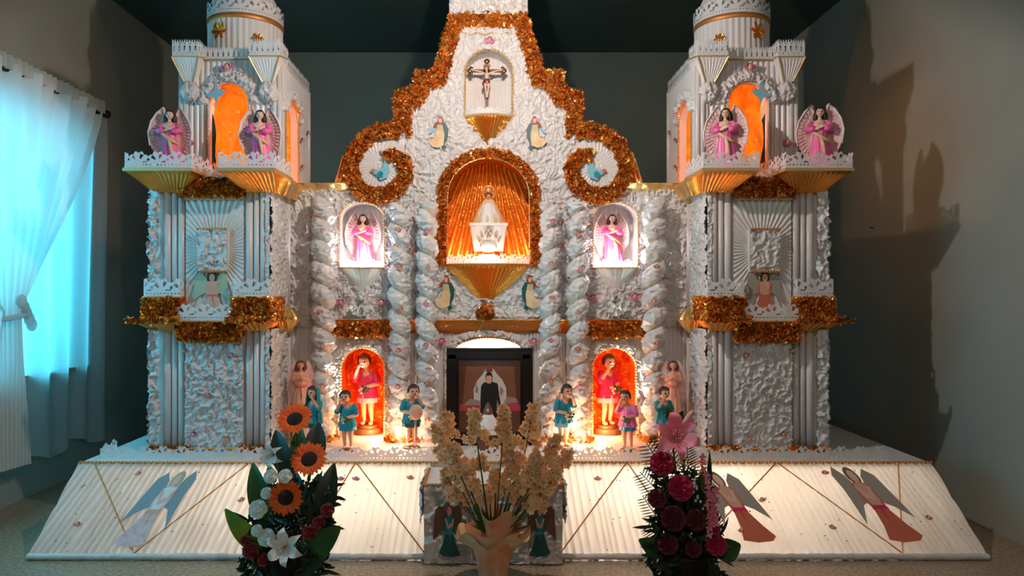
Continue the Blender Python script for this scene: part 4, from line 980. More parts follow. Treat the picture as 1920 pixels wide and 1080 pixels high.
# ---- crying child figurine (.28 m), one arm to the face
def make_child(name, label, tunic, skirt, veil=None, flip=1, bowl=False, lean=0., wide=1., blossom=True):
    t = thing(name, (0, 0, 0), label, 'child figurine', 'crying child figurines around the orange niches'); s = flip
    hc = (-.006*s, -.020, .243); R = .0235
    m = MB(); head(m, hc, R); m.cap((0, -.004, .20), (-.003*s, -.012, .222), .010, .0095)
    m.cap((0, 0, .135), (0, -.002, .188), .026, .023); m.cap((-.022, -.001, .196), (.022, -.001, .196), .012, .012)
    for q in (-1, 1):
        m.cap((q*.015, .002, .125), (q*.015, -.005, .066), .0165, .0115); m.cap((q*.015, -.005, .066), (q*.015, .004, .016), .0115, .0070); m.ell((q*.016, -.008, .007), (.0085, .0165, .0072), 12)
    # arm raised: elbow out, hand at the eye
    m.cap((-.030*s, -.002, .194), (-.046*s, -.022, .172), .0105, .009); m.cap((-.046*s, -.022, .172), (-.024*s, -.040, .214), .0085, .0065); hand(m, (-.023*s, -.041, .217), (.45*s, .12, .9), (0, 1, 0), 1.05)
    # other arm across the belly
    m.cap((.030*s, -.002, .194), (.044*s, -.010, .158), .0105, .009); m.cap((.044*s, -.010, .158), (.010*s, -.040, .150), .0085, .0065); hand(m, (.008*s, -.041, .150), (-1*s, -.1, -.1), (0, 1, 0), 1.05)
    remesh('body', m, ['skin', 'eye', 'lips'], t, .0021, facepaint(hc, R))
    hairmesh(hc, R, 0, 5, 'hair', t)
    robe(t, 'tunic', tunic, [(.205, 0, -.004, .014, .012), (.196, 0, -.002, .032, .018), (.180, 0, -.002, .034*wide, .025), (.150, 0, -.002, .033*wide, .029), (.125, 0, -.002, .038*wide, .033), (.105, 0, -.002, .043*wide, .036)], 8, .08)
    m = MB(); m.cap((-.030*s, -.002, .194), (-.044*s, -.019, .174), .0145, .014, 12); m.build('sleeve', tunic, t, off=(0, 0, 0))
    m = MB(); m.cap((.030*s, -.002, .194), (.041*s, -.008, .165), .0145, .014, 12); m.build('sleeve', tunic, t, off=(0, 0, 0))
    robe(t, 'skirt', skirt, [(.128, 0, -.002, .036, .030), (.108, 0, -.002, .040, .034), (.086, 0, -.002, .038, .033)], 7, .08)
    if veil:
        m = MB(); th, ph = np.meshgrid(np.linspace(-.35, pi+.35, 40), np.linspace(.02, 1, 24), indexing='ij')
        rr = np.where(ph < .45, R*1.3*np.sin(ph/.45*pi/2), R*1.3*(1+1.0*(ph-.45))); zz = np.where(ph < .45, hc[2]+R*1.25*np.cos(ph/.45*pi/2), hc[2]-(ph-.45)*.24)
        m.grid(np.stack([hc[0]+rr*np.cos(th)*(1+.05*np.sin(th*9)), hc[1]+rr*np.sin(th)+.004, zz], -1)); m.build('veil', veil, t, off=(0, 0, 0))
    if bowl:
        m = MB(); m.ell((-.008*s, -.050, .155), (.030, .024, .034), 18, 0, 10); m.tube([(-.006*s, -.05, .125), (-.006*s, -.05, .01)], .004, 8); m.build('white_bag', 'peach', t, off=(0, 0, 0))
    if blossom:
        m = MB()
        for k in range(9):
            u = k*2.4; r_ = .005*math.sqrt(k); m.ell((.004*s+r_*cos(u)*1.6, -.050-.002*(k % 3), .140+r_*sin(u)), (.006, .005, .006), 7, k % 3, 5)
        m.build('posy', ['leaf', 'cream', 'teal_dark'], t, off=(0, 0, 0))
    m = MB(); m.lathe([(.034, 0), (.034, .006), (.030, .009), (0, .009)], (0, 0, -.009), 22, sx=1.15); m.build('base', 'brown', t, off=(0, 0, 0))
    return t
def place_child(px, foot, height_px, Y, rz, **k):
    c = make_child('child_figurine', **k); hgt = height_px*Y/F; p = W(px, foot, Y); put(c, (p[0], Y, DZ+.009*hgt/.27), rz, hgt/.275); return c
place_child(590, 838, 115, 3.56, -.5, label='child figurine in a teal veil and robe nearest the left tower', tunic='teal', skirt='teal_dark', veil='teal', flip=-1)
place_child(652, 848, 112, 3.50, -.1, label='crying child figurine in a teal tunic before the left orange niche', tunic='teal', skirt='teal', flip=1)
place_child(771, 842, 118, 3.56, .35, label='child figurine in blue holding a pale bag, between two left columns', tunic='teal', skirt='teal_dark', flip=-1, bowl=True)
place_child(1056, 840, 118, 3.56, .5, label='child figurine in teal turned sideways, right of the framed portrait', tunic='teal', skirt='blue_light', flip=-1)
place_child(1177, 846, 112, 3.50, -.5, label='child figurine in a pink tunic and teal shorts before the right orange niche', tunic='pink', skirt='teal', flip=1)
place_child(1243, 838, 114, 3.56, .4, label='child figurine in teal behind the pink lily by the right tower', tunic='teal', skirt='blue_light', flip=1)
def big_child(px, rz, flip, label):
    c = make_child('child_figurine', label, 'hot_pink', 'pink_light', flip=flip, wide=1.05); c['group'] = 'large child figurines inside the orange niches'
    put(c, (fx(px, 3.9), 3.92, .386), rz, 1.42)
    st = MB(); st.lathe([(.055, 0), (.06, .004), (.058, .03), (.045, .036), (0, .037)], (fx(px, 3.9), 3.92, DZ), 20, sx=1.25)
    tag(st.build('stand', 'brown', None), 'dark low stand under ' + ('the left' if px < 900 else 'the right') + ' red child figurine', 'stand')
big_child(688, -.2, 1, 'large red child figurine standing inside the left orange niche')
big_child(1140, .45, 1, 'large red child figurine standing inside the right orange niche')
# peach praying angels beside the towers (statuettes on the outer columns)
def praying(px, s, label):
    t = thing('praying_angel', (0, 0, 0), label, 'angel figurine', 'peach praying angels beside the towers'); hc = (0, -.01, .235); R = .018
    m = MB(); head(m, hc, R); m.cap((0, 0, .2), (0, -.004, .22), .008, .0075); m.cap((0, 0, .12), (0, 0, .185), .022, .023); m.cap((0, 0, .02), (0, 0, .12), .02, .022)
    for q in (-1, 1):
        m.cap((q*.028, 0, .192), (q*.034, -.012, .162), .0095, .008); m.cap((q*.034, -.012, .162), (q*.006, -.034, .178), .0075, .0055); hand(m, (q*.0045, -.035, .180), (-.05*q, -.1, 1), (-q, 0, 0), .95)
    remesh('body', m, ['skin', 'eye', 'lips'], t, .002, facepaint(hc, R)); hairmesh(hc, R, .9, 3, 'brown', t)
    robe(t, 'robe', 'peach', [(.200, 0, 0, .02, .014), (.188, 0, 0, .034, .022), (.155, 0, 0, .03, .024), (.13, 0, 0, .025, .022), (.08, 0, 0, .034, .03), (.0, 0, 0, .042, .036)], 9, .1)
    m = MB(); m.lathe([(.0262, -.006), (.029, -.004), (.029, .004), (.0262, .006)], (0, 0, .134), 24, sy=.92); m.tube([(.004, -.025, .13), (.007, -.031, .08)], .003, 6); m.build('belt', 'peach_red', t, off=(0, 0, 0))
    for q in (-1, 1):
        m = MB(); U = np.linspace(0, 1, 18); root = np.stack([q*.012+0*U, .018+0*U, .195-.1*U], -1); tip = np.stack([q*(.03+.035*np.sin(U*pi)**.7), .03-.01*U, .255-.23*U], -1)
        P = np.stack([root*(1-k)+tip*k for k in np.linspace(0, 1, 6)], 1); m.grid(P, smooth=False); m.grid(P+np.array((0, .004, 0)), smooth=False); m.build('wing', 'wing', t, off=(0, 0, 0))
    m = MB(); m.lathe([(.04, 0), (.04, .155), (0, .155)], (0, 0, -.155), 20); m.build('pedestal', 'satin_back', t, off=(0, 0, 0))
    put(t, (fx(px, 3.66), 3.66, DZ+.155), .15*s, 1.05)
praying(564, 1, 'peach robed praying angel behind the sunflower by the left tower')
praying(1262, -1, 'peach robed praying angel behind the pink lily by the right tower')

# ---- crucifix
cr = thing('crucifix', (fx(913, 3.84), 3.865, fz(210)), 'dark wooden crucifix with ornate ends in the top niche', 'crucifix')
cx, cy = fx(913, 3.84), 3.865; zc = fz(132, 3.86)
m = MB(); m.bx(cx-.008, cx+.008, cy, cy+.010, fz(205), fz(114)); m.bx(cx-.085, cx+.085, cy, cy+.010, zc-.008, zc+.008); m.build('cross', 'brown', cr)
for q in (-1, 1):
    m = MB()
    for a_, r_ in ((0, .014), (1, .010), (-1, .010)): m.ell((cx+q*(.092 if a_ == 0 else .084), cy+.002, zc+a_*.014), (r_, .007, r_), 10)
    m.build('cross_end', 'bronze', cr)
m = MB(); m.ell((cx, cy+.002, fz(113)), (.016, .007, .014), 10); m.bx(cx-.018, cx+.018, cy-.004, cy+.002, fz(122)-.006, fz(122)+.006); m.build('cross_top', 'bronze', cr)
m = MB(); hc = (cx-.003, cy-.018, zc+.006); rr = .0105
head(m, hc, rr); m.cap((cx, cy-.010, zc-.018), (cx, cy-.012, zc-.004), .006, .005); m.cap((cx, cy-.008, zc-.052), (cx, cy-.009, zc-.024), .0095, .0135)
for q in (-1, 1):
    m.cap((cx+q*.014, cy-.008, zc-.017), (cx+q*.044, cy-.006, zc-.005), .0052, .0042); m.cap((cx+q*.044, cy-.006, zc-.005), (cx+q*.070, cy-.003, zc+.002), .0042, .0032); hand(m, (cx+q*.069, cy-.003, zc+.002), (q, 0, .2), (0, -1, 0), .7)
    m.cap((cx+q*.006, cy-.010, zc-.062), (cx+q*.008, cy-.020, zc-.098), .0078, .0055); m.cap((cx+q*.008, cy-.020, zc-.098), (cx+q*.003, cy-.008, zc-.135), .0055, .0036); m.cap((cx+q*.003, cy-.009, zc-.138), (cx+q*.003, cy-.018, zc-.148), .0036, .0028)
remesh('body', m, ['skin_pale', 'eye', 'lips'], cr, .0014, facepaint(hc, rr)).location = -np.array(root_loc(cr))
m = MB(); m.lathe([(.0115, .012), (.015, .004), (.016, -.008), (.013, -.014)], (cx, cy-.010, zc-.060), 24, sy=.8, pleat=.08, npl=6); m.tube([(cx-.014, cy-.014, zc-.056), (cx-.022, cy-.016, zc-.075), (cx-.018, cy-.016, zc-.09)], [.005, .006, .002], 7); m.build('loincloth', 'photo_red', cr)
h_ = hairmesh(hc, rr, .9, 2, 'hair', cr); h_.location = -np.array(root_loc(cr))
m = MB(); m.ell((cx, cy+.005, fz(214)), (.05, .028, .035), 18); m.build('mound', 'white', cr)
# ---- Virgin statue in the central niche
def z_(py): return fz(py, 3.86)
vx, vy = fx(916, 3.86), 3.90
vg = thing('virgin_statue', (vx, vy, z_(425)), 'small robed virgin statue with a ring halo on white draped pedestal', 'statue')
m = MB(); m.lathe([(.085, z_(420)), (.082, z_(412)), (.058, z_(392)), (.032, z_(376)), (.014, z_(370)), (0, z_(368))], (vx, vy, 0), 60, sy=.55, pleat=.03, npl=12); m.build('mantle', 'cream', vg)
m = MB(); m.lathe([(.075, z_(421)), (.052, z_(397)), (.03, z_(382)), (0, z_(376))], (vx, vy-.012, 0), 40, sy=.5, pleat=.05, npl=9); m.build('robe', 'white', vg)
m = MB(); head(m, (vx, vy-.008, z_(367)), .015); o_ = remesh('head', m, ['skin', 'eye', 'lips'], vg, .0018, facepaint((vx, vy-.008, z_(367)), .015)); o_.location = -np.array(root_loc(vg))
h_ = hairmesh((vx, vy-.006, z_(367)), .0155, 0, 2, 'brown', vg); h_.location = -np.array(root_loc(vg))
m = MB(); u = np.linspace(0, 2*pi, 40)[:-1]; m.tube(np.stack([vx+.033*np.cos(u), vy+.006+0*u, z_(359)+.036*np.sin(u)], -1), .004, 7, closed=True)
m.lathe([(.013, 0), (.018, .012), (.016, .02), (.008, .03), (0, .034)], (vx, vy-.004, z_(360)), 14); m.build('halo', 'gold_thin', vg)
pd = thing('draped_pedestal', (vx, vy, z_(490)), 'white draped pedestal with dark ornament under the virgin statue', 'pedestal')
m = MB(); frustum(m, (vx-.100, vx+.100, vy-.045, vy+.05), (vx-.078, vx+.078, vy-.035, vy+.045), z_(421), z_(470), .03, .002); m.build('drape', 'satin', pd)
m = MB(); m.lathe([(.062, 0), (.064, .01), (.05, .03), (0, .035)], (vx, vy-.02, z_(488)), 24); m.ell((vx, vy-.03, z_(463)), (.05, .03, .03), 16); m.lathe([(.09, z_(497)), (.09, z_(487)), (0, z_(486))], (vx, vy, 0), 24, sy=.7); m.build('mound', 'white', pd)
m = MB()
for k, (a_, b_, r_) in enumerate(((0, 430, .012), (-.012, 437, .011), (.012, 437, .011), (0, 445, .012), (-.032, 445, .009), (.036, 445, .010), (-.045, 453, .008), (.05, 452, .008))): m.ell((vx+a_, vy-.048, z_(b_)), (r_, .008, r_*1.2), 9)
m.build('ornament', 'paper_grey', pd)
m = MB(); m.bx(vx-.103, vx+.103, vy-.050, vy-.04, z_(423), z_(418)); m.build('drape_edge', 'white', pd)

# ---- framed portrait
FYp = 3.62
fr = thing('picture_frame', (fx(917, FYp), FYp, DZ), 'large dark framed portrait of a person in black before a white altar', 'framed photo')
x0, x1, z0, z1 = fx(837, FYp), fx(999, FYp), DZ, fz(653, FYp)
q = lambda a, b: (x0+(x1-x0)*a, z0+(z1-z0)*b)
bw = .062
for nm, a, b, c, d in (('t', x0, x1, z1-bw, z1), ('b', x0, x1, z0, z0+bw)):
    m = MB(); m.bx(a, b, FYp, FYp+.03, c, d); m.bx(a+.012, b-.012, FYp-.008, FYp, c+.010, d-.014); m.build('frame_rail', 'dark_wood', fr)
for a in (x0, x1-bw):
    m = MB(); m.bx(a, a+bw, FYp, FYp+.03, z0+bw, z1-bw); m.bx(a+.012, a+bw-.014, FYp-.008, FYp, z0+bw-.03, z1-bw+.03); m.build('frame_stile', 'dark_wood', fr)
px0, px1, pz0, pz1 = x0+bw, x1-bw, z0+bw, z1-bw
f = lambda u, v, d: (px0+(px1-px0)*u, FYp+.018-d, pz0+(pz1-pz0)*v)
m = MB(); L = lambda poly, mi, d: m.prism(poly, f, d, mi)
L([(0, 0), (1, 0), (1, 1), (0, 1)], 0, .001); L([(.06, .4), (.94, .4), (.9, .92), (.12, .92)], 1, .0015)
L([(.25, .3), (.24, .6), (.30, .72), (.38, .80), (.44, .88), (.56, .88), (.63, .80), (.70, .74), (.77, .62), (.78, .3)], 2, .002)
L([(.44, .84), (.45, .93), (.5, .98), (.54, .93), (.55, .84)], 6, .003); L([(.37, .3), (.38, .66), (.64, .66), (.66, .3)], 3, .0025)
L([(.26, .56), (.28, .68), (.32, .6), (.31, .54)], 3, .003); L([(.66, .55), (.68, .64), (.73, .58), (.70, .5)], 3, .003)
L([(0, .30), (.03, .39), (.1, .40), (.2, .42), (.34, .39), (.36, .30)], 4, .003); L([(.66, .30), (.67, .38), (.8, .41), (.93, .42), (1, .38), (1, .30)], 4, .003)
L([(.08, .38), (.18, .47), (.34, .44), (.36, .38)], 3, .0035); L([(.72, .4), (.78, .5), (.92, .48), (.97, .42)], 3, .0035)
L([(.36, .2), (.35, .44), (.36, .64), (.40, .69), (.47, .70), (.56, .70), (.63, .68), (.66, .5), (.68, .40), (.66, .36), (.62, .46), (.61, .2)], 5, .004)
L([(.50+.058*cos(t)-.01, .765+.075*sin(t)) for t in np.linspace(0, 2*pi, 14)[:-1]], 5, .0045); L([(.46, .68), (.52, .68), (.54, .76), (.52, .79), (.46, .79), (.44, .76)], 7, .005)
L([(0, 0), (1, 0), (1, .3), (0, .3)], 0, .002)
m.build('photograph', ['photo_brown', 'photo_brown_light', 'photo_white', 'photo_grey', 'photo_pink', 'black', 'photo_red', 'skin'], fr, 'print of a person in a black suit')
# ---- small cone-robed figure before the portrait
Y_ = 3.42; cf = thing('cone_figurine', (fx(915, Y_), Y_, DZ), 'small figurine in a white red-dotted cone cape on brown block', 'figurine')
xx = fx(915, Y_); z_ = lambda py: fz(py, Y_)
m = MB(); frustum(m, (xx-.052, xx+.050, Y_-.04, Y_+.04), (xx-.050, xx+.048, Y_-.04, Y_+.04), z_(812), DZ, .03, .001); m.build('block', 'brown', cf)
m = MB(); m.lathe([(.070, z_(812)), (.066, z_(808)), (.045, z_(790)), (.022, z_(777)), (.006, z_(773))], (xx, Y_, 0), 48, sy=.8, pleat=.02, npl=8); m.build('cape', 'white', cf)
m = MB()
for k in range(16): a_ = -pi+pi*RS.rand(); f_ = RS.uniform(.1, .85); r_ = .067-.045*f_; m.ell((xx+r_*cos(a_), Y_+r_*.8*sin(a_), z_(808)+(z_(777)-z_(808))*f_), (.003,)*3, 6, 0, 4)
m.build('red_dot', 'lips', cf)
m = MB(); head(m, (xx, Y_-.004, z_(770)), .013); o_ = remesh('head', m, ['skin', 'eye', 'lips'], cf, .0018, facepaint((xx, Y_-.004, z_(770)), .013)); o_.location = -np.array(root_loc(cf))
m = MB(); m.lathe([(.024, z_(778)), (.020, z_(768)), (.010, z_(758)), (0, z_(754))], (xx, Y_+.006, 0), 20); m.build('hood', 'brown', cf)
# ================================================================ FLOWERS
def leafblade(m, base, tip, wdt, nrm=(0, -1, 0), curve=.15, mi=0, fold=.25, n=12):
    base = np.array(base, float); tip = np.array(tip, float); d = tip-base; L_ = np.linalg.norm(d); d /= L_; nn = np.array(nrm, float); nn -= nn.dot(d)*d; nn /= np.linalg.norm(nn); sd = np.cross(d, nn)
    t = np.linspace(0, 1, n); wp = wdt*np.sin(pi*np.clip(t*.93+.05, 0, 1))**.75*(1-.25*t); c = base+d*(t*L_)[:, None]+nn*(curve*L_*np.sin(pi*t*.8))[:, None]
    P = np.stack([c+sd*(k*wp)[:, None]+nn*(abs(k)*wp*fold)[:, None] for k in (-1, -.5, 0, .5, 1)], 1); m.grid(P, mi)
def stemtube(pts, r=.004):
    m = MB(); P = np.array(pts, float); t = np.linspace(0, len(P)-1, 14); Q = np.stack([np.interp(t, range(len(P)), P[:, k]) for k in range(3)], -1); m.tube(Q, r, 6); return m
def sunflower(px, py, rpx, Y, vase, label, tilt=.0, pitch=.45):
    p = W(px, py, Y); R = rpx*Y/F; t = thing('sunflower', p, label, 'flower', 'sunflowers in the left arrangement')
    ca_, sa = cos(pitch), sin(pitch); N = np.array((sin(tilt), -ca_, sa)); N /= np.linalg.norm(N); A = np.cross(N, (0, 0, 1)); A /= np.linalg.norm(A); B = np.cross(A, N)
    for lay in range(2):
        m = MB(); 
        for k in range(13):
            u = 2*pi*(k+.5*lay)/13+RS.uniform(-.07, .07); d = A*cos(u)+B*sin(u); mm = MB()
            leafblade(mm, p+d*R*.34+N*.002*lay, p+d*R*(1.02+.12*RS.rand()-.05*lay)+N*R*.10, R*.185, N, .10, n=7); mm.build('petal', 'petal_orange', t)
    m = MB(); th, rr = np.meshgrid(np.linspace(0, 2*pi, 36, endpoint=False), np.linspace(0, 1, 9), indexing='ij')
    P = p+(A*np.cos(th)[..., None]+B*np.sin(th)[..., None])*(rr*R*.47)[..., None]+N*(.012*(1-rr**2)+.004+.002*vn(th*8, rr*9, 2))[..., None]; m.grid(P, wrap=True); m.build('seed_disc', 'seed', t)
    m = stemtube([p-N*.004, p+(0, .03, -.05), (np.array(vase)+p)/2+(0, .03, 0), vase], .0045); m.build('stem', 'stem', t)
def lily(px, py, rpx, Y, vase, label, mt, name='lily', tilt=(0, .25), grp=None, stam='cream'):
    p = W(px, py, Y); R = rpx*Y/F; t = thing(name, p, label, 'flower', grp); N = np.array((tilt[0], -1, tilt[1])); N /= np.linalg.norm(N); A = np.cross(N, (0, 0, 1)); A /= np.linalg.norm(A); B = np.cross(A, N)
    for k in range(6):
        u = k*pi/3+.4; d = A*cos(u)+B*sin(u); m = MB(); n = 9; tt = np.linspace(0, 1, n); rad = R*(tt**.9); out = .035*R/.05*np.sin(tt*pi*.62)*1.0; wp = R*(.30 if k % 2 else .22)*np.sin(pi*np.clip(tt*.9+.08, 0, 1)); sd = np.cross(d, N)
        c = p+d*rad[:, None]+N*(out-.02*(tt > .8)*(tt-.8)*5*R/.05)[:, None]; P = np.stack([c+sd*(q*wp)[:, None]-N*(-abs(q)*wp*.3)[:, None] for q in (-1, -.5, 0, .5, 1)], 1); m.grid(P); m.build('petal', mt, t)
    m = MB()
    for k in range(6): u = k*pi/3; e_ = p+N*R*.7+(A*cos(u)+B*sin(u))*R*.18; m.tube([p, e_], .0012, 5); m.ell(e_, (.002, .002, .004), 6, 0, 4)
    m.build('stamen', stam, t); m = stemtube([p, p+(0, .03, -.03), vase], .004); m.build('stem', 'stem', t)
def ball(px, py, rpx, Y, vase, label, mt, name, grp, layers=3, frill=0.):
    p = W(px, py, Y); R = rpx*Y/F; t = thing(name, p, label, 'flower', grp); m = MB()
    N = np.array((0, -.9, .35)); N /= np.linalg.norm(N); A = np.cross(N, (0, 0, 1)); A /= np.linalg.norm(A); B = np.cross(A, N)
    for l in range(layers+1):
        k = 1-l*(.8/(layers+1)); npt = 9 if frill else 5
        for q in range(max(3, npt-l)):
            u = 2*pi*q/max(3, npt-l)+l*.7; d = A*cos(u)+B*sin(u); sd = np.cross(d, N); n = 7; a, b = np.meshgrid(np.linspace(0, 1, n), np.linspace(-1, 1, 7), indexing='ij')
            wp = R*k*(.62 if not frill else .40)*np.sin(pi*np.clip(.08+a*.72, 0, 1)); rad = R*k*np.sin(a*1.45); up = R*(.10+.30*l/layers+.62*(1-np.cos(a*1.5))*(.55 if frill else .8)*(l+1)/(layers+1))
            fr_ = R*.09*np.sin(b*9+q)*a**2 if frill else 0*a
            P = p+d*rad[..., None]+sd*(wp*b)[..., None]+N*(up-.25*R*k*b**2*a*0+fr_-R*.15*b**2)[..., None]
            m.grid(P)
    m.build('petals', mt, t); m = stemtube([p+(0, .01, 0), (p+np.array(vase))/2+(0, .03, 0), vase], .003); m.build('stem', 'stem', t)
# left arrangement
V1 = (fx(540, 2.72), 2.74, .10)
fo = thing('left_flower_basket', (V1[0], V1[1], 0), 'dark leafy basket base holding the sunflower arrangement', 'flower basket')
fo.name = 'flower_basket'
m = MB(); m.lathe([(.05, .0), (.075, .05), (.09, .11), (.085, .12), (0, .115)], (V1[0], V1[1], 0), 26); m.build('basket', 'dark_wood', fo)
def addleaf(par, b, t_, wd, mt, Y=2.72, dy=0., cv=.12):
    m = MB(); leafblade(m, W(b[0], b[1], Y), W(t_[0], t_[1], Y+dy), wd*Y/F, (0, -1, .1), cv); m.build('leaf', mt, par)
for b, t_, wd, mt, dy in (((505, 1040), (425, 952), 22, 'leaf_lime', .0), ((505, 990), (478, 868), 24, 'leaf', .05), ((545, 900), (520, 808), 22, 'leaf_dark', .08), ((560, 880), (565, 800), 18, 'leaf', .06),
                          ((590, 880), (598, 795), 24, 'leaf_dark', .1), ((600, 990), (628, 870), 24, 'leaf_dark', .08), ((600, 1000), (600, 890), 30, 'leaf_dark', .1), ((560, 1010), (552, 880), 34, 'leaf_dark', .1), ((560, 1050), (641, 985), 30, 'leaf', -.02), ((575, 1050), (622, 960), 30, 'leaf_dark', .02),
                          ((540, 1070), (610, 1050), 22, 'leaf_dark', -.04), ((500, 960), (497, 905), 20, 'leaf', .05), ((520, 1000), (478, 985), 18, 'leaf_dark', .02), ((530, 1040), (520, 950), 34, 'leaf_dark', .08), ((600, 1040), (585, 930), 34, 'leaf_dark', .08), ((515, 905), (505, 872), 12, 'leaf_lime', .0), ((520, 1060), (470, 1035), 20, 'leaf_dark', 0)):
    addleaf(fo, b, t_, wd, mt, dy=dy)
def filler(par, x0, x1, y0, y1, n, Y, mt, r=.004, name='filler_sprig', L_=.03):
    m = MB()
    for k in range(n):
        q = W(RS.uniform(x0, x1), RS.uniform(y0, y1), Y+RS.uniform(-.03, .05)); d = RS.randn(3)*L_; leafblade(m, q, q+d, r*2, (0.3, -1, .2), .1, n=5)
    m.build(name, mt, par, kind='stuff')
filler(fo, 465, 610, 960, 1085, 520, 2.72, 'leaf_dark'); filler(fo, 500, 625, 900, 1000, 240, 2.76, 'leaf_dark')
m = MB()
for k in range(110): m.ell(W(RS.uniform(500, 575), RS.uniform(958, 1062), 2.67+RS.rand()*.04), (.0022,)*3, 5, 0, 4)
m.build('baby_breath', 'white', fo, 'tiny white filler blossoms', kind='stuff')
sunflower(553, 787, 32, 2.70, V1, 'topmost sunflower of the left arrangement', pitch=.75)
sunflower(580, 862, 33, 2.68, V1, 'middle sunflower, right of the white lilies', pitch=.65)
sunflower(536, 933, 31, 2.65, V1, 'lowest sunflower, tilted left above the big white lily', tilt=.15, pitch=.2)
lily(537, 1025, 36, 2.63, V1, 'large open white lily low in the left arrangement', 'white_petal', grp='white lilies')
lily(515, 852, 26, 2.68, V1, 'white lily left of the topmost sunflowers', 'white_petal', grp='white lilies', tilt=(-.4, .1))
for px, py, r, lab in ((508, 893, 13, 'white bud under the upper lily'), (484, 955, 17, 'white rose at the left edge of the sunflower arrangement'), (500, 925, 11, 'small white bud left of the lowest sunflower'), (482, 995, 11, 'small white rose low at the left leaves'), (500, 1008, 16, 'white rose left of the large white lily'), (535, 893, 13, 'cream bud between two sunflowers')):
    ball(px, py, r, 2.64, V1, lab, 'white_petal', 'rose', 'white roses in the left arrangement')
for px, py, r, lab in ((470, 1033, 15, 'dark red rose at lower left of the sunflower arrangement'), (460, 1013, 9, 'small dark red rose beside the lime leaf'), (580, 998, 13, 'dark red rose right of the white lily'), (598, 980, 12, 'dark red rose near the right leaves'), (614, 957, 13, 'dark red rose topmost at right of the sunflowers'), (495, 1050, 12, 'dark red rose lowest at the left')):
    ball(px, py, r, 2.65, V1, lab, 'rose_red', 'rose', 'dark red roses in the left arrangement')
# right arrangement
V3 = (fx(1290, 2.72), 2.74, .10)
f3 = thing('flower_basket', (V3[0], V3[1], 0), 'dark leafy basket base holding the pink and magenta arrangement', 'flower basket')
m = MB(); m.lathe([(.05, .0), (.075, .05), (.09, .11), (.085, .12), (0, .115)], (V3[0], V3[1], 0), 26); m.build('basket', 'dark_wood', f3)
for b, t_, wd, mt, dy in (((1250, 1035), (1196, 1010), 22, 'leaf', -.02), ((1340, 1035), (1388, 1020), 26, 'leaf', -.02), ((1275, 1060), (1235, 1060), 20, 'leaf_dark', -.03), ((1310, 1070), (1350, 1064), 20, 'leaf_dark', -.03), ((1290, 1000), (1262, 900), 26, 'leaf_dark', .08), ((1300, 1000), (1318, 880), 22, 'leaf_dark', .08),
                          ((1320, 960), (1328, 845), 7, 'leaf_dark', .0), ((1255, 790), (1253, 762), 9, 'leaf', .0), ((1265, 800), (1280, 770), 10, 'leaf_dark', .0), ((1320, 925), (1316, 880), 8, 'leaf_lime', .0)): addleaf(f3, b, t_, wd, mt, dy=dy)
filler(f3, 1225, 1345, 960, 1085, 560, 2.71, 'leaf_dark'); filler(f3, 1232, 1315, 880, 975, 240, 2.77, 'leaf_dark')
def frond(par, b, t_, n, Ll, Y):
    a = W(b[0], b[1], Y); c = W(t_[0], t_[1], Y-.02); m = MB(); m.tube([a, (a+c)/2+(0, -.01, 0), c], .0018, 5)
    d = c-a; d /= np.linalg.norm(d); sd = np.cross(d, (0, 1, 0))
    for k in range(n):
        f_ = k/n; q = a+(c-a)*f_; LL = Ll*Y/F*(.45+.55*sin(pi*(.25+.7*f_)))
        for s in (-1, 1): leafblade(m, q, q+(sd*s*.9+d*.55)*LL+(0, -.005, -.004), .0026, (0, -1, 0), .05, n=5)
    m.build('palm_frond', 'leaf_dark', par)
for b, t_, n, Ll in (((1285, 950), (1212, 830), 19, 36), ((1270, 960), (1200, 885), 17, 32), ((1265, 1020), (1205, 930), 18, 26), ((1260, 1020), (1212, 985), 12, 26), ((1290, 900), (1232, 815), 16, 34), ((1290, 900), (1288, 838), 12, 24), ((1295, 950), (1304, 870), 12, 16)): frond(f3, b, t_, n, Ll, 2.72)
m = MB()
for k in range(36):
    u = RS.rand(); m.ell(W(1270+70*u+RS.uniform(-8, 8), 850+150*u+RS.uniform(-25, 25), 2.67), (.005, .003, .006), 6, 0, 4)
m.build('white_filler', 'white', f3, 'small white filler blossoms between the leaves', kind='stuff')
lily(1265, 822, 47, 2.66, V3, 'large pink lily on top of the right arrangement', 'lily_pink', tilt=(-.05, .45), grp='pink lily')
t = thing('lily_bud', W(1290, 790, 2.66), 'closed pinkish lily bud above the pink lily', 'flower'); m = MB(); a, b = W(1280, 800, 2.67), W(1300, 768, 2.66); m.tube([a, a*.7+b*.3, a*.3+b*.7, b], [.006, .011, .010, .002], 10); m.build('bud', 'peach', t); stemtube([a, V3], .003).build('stem', 'stem', t)
for px, py, r, mt, lab in ((1241, 869, 23, 'carnation', 'bright magenta carnation under the pink lily'), (1276, 915, 24, 'carnation', 'magenta carnation in the middle of the palm leaves'), (1305, 975, 20, 'carnation_dark', 'dark crimson carnation right of centre'), (1262, 972, 24, 'carnation_dark', 'dark crimson carnation left of centre'), (1232, 935, 18, 'carnation_dark', 'dark carnation by the palm frond'), (1343, 1022, 20, 'carnation', 'magenta carnation lowest at the right leaves'), (1252, 1020, 20, 'carnation_dark', 'dark carnation at the left foot of the arrangement'), (1300, 1030, 16, 'carnation_dark', 'dark carnation lowest in the centre'), (1338, 990, 13, 'carnation', 'small magenta carnation at the right edge')):
    ball(px, py, r, 2.66, V3, lab, mt, 'carnation', 'magenta carnations in the right arrangement', 4, .05)
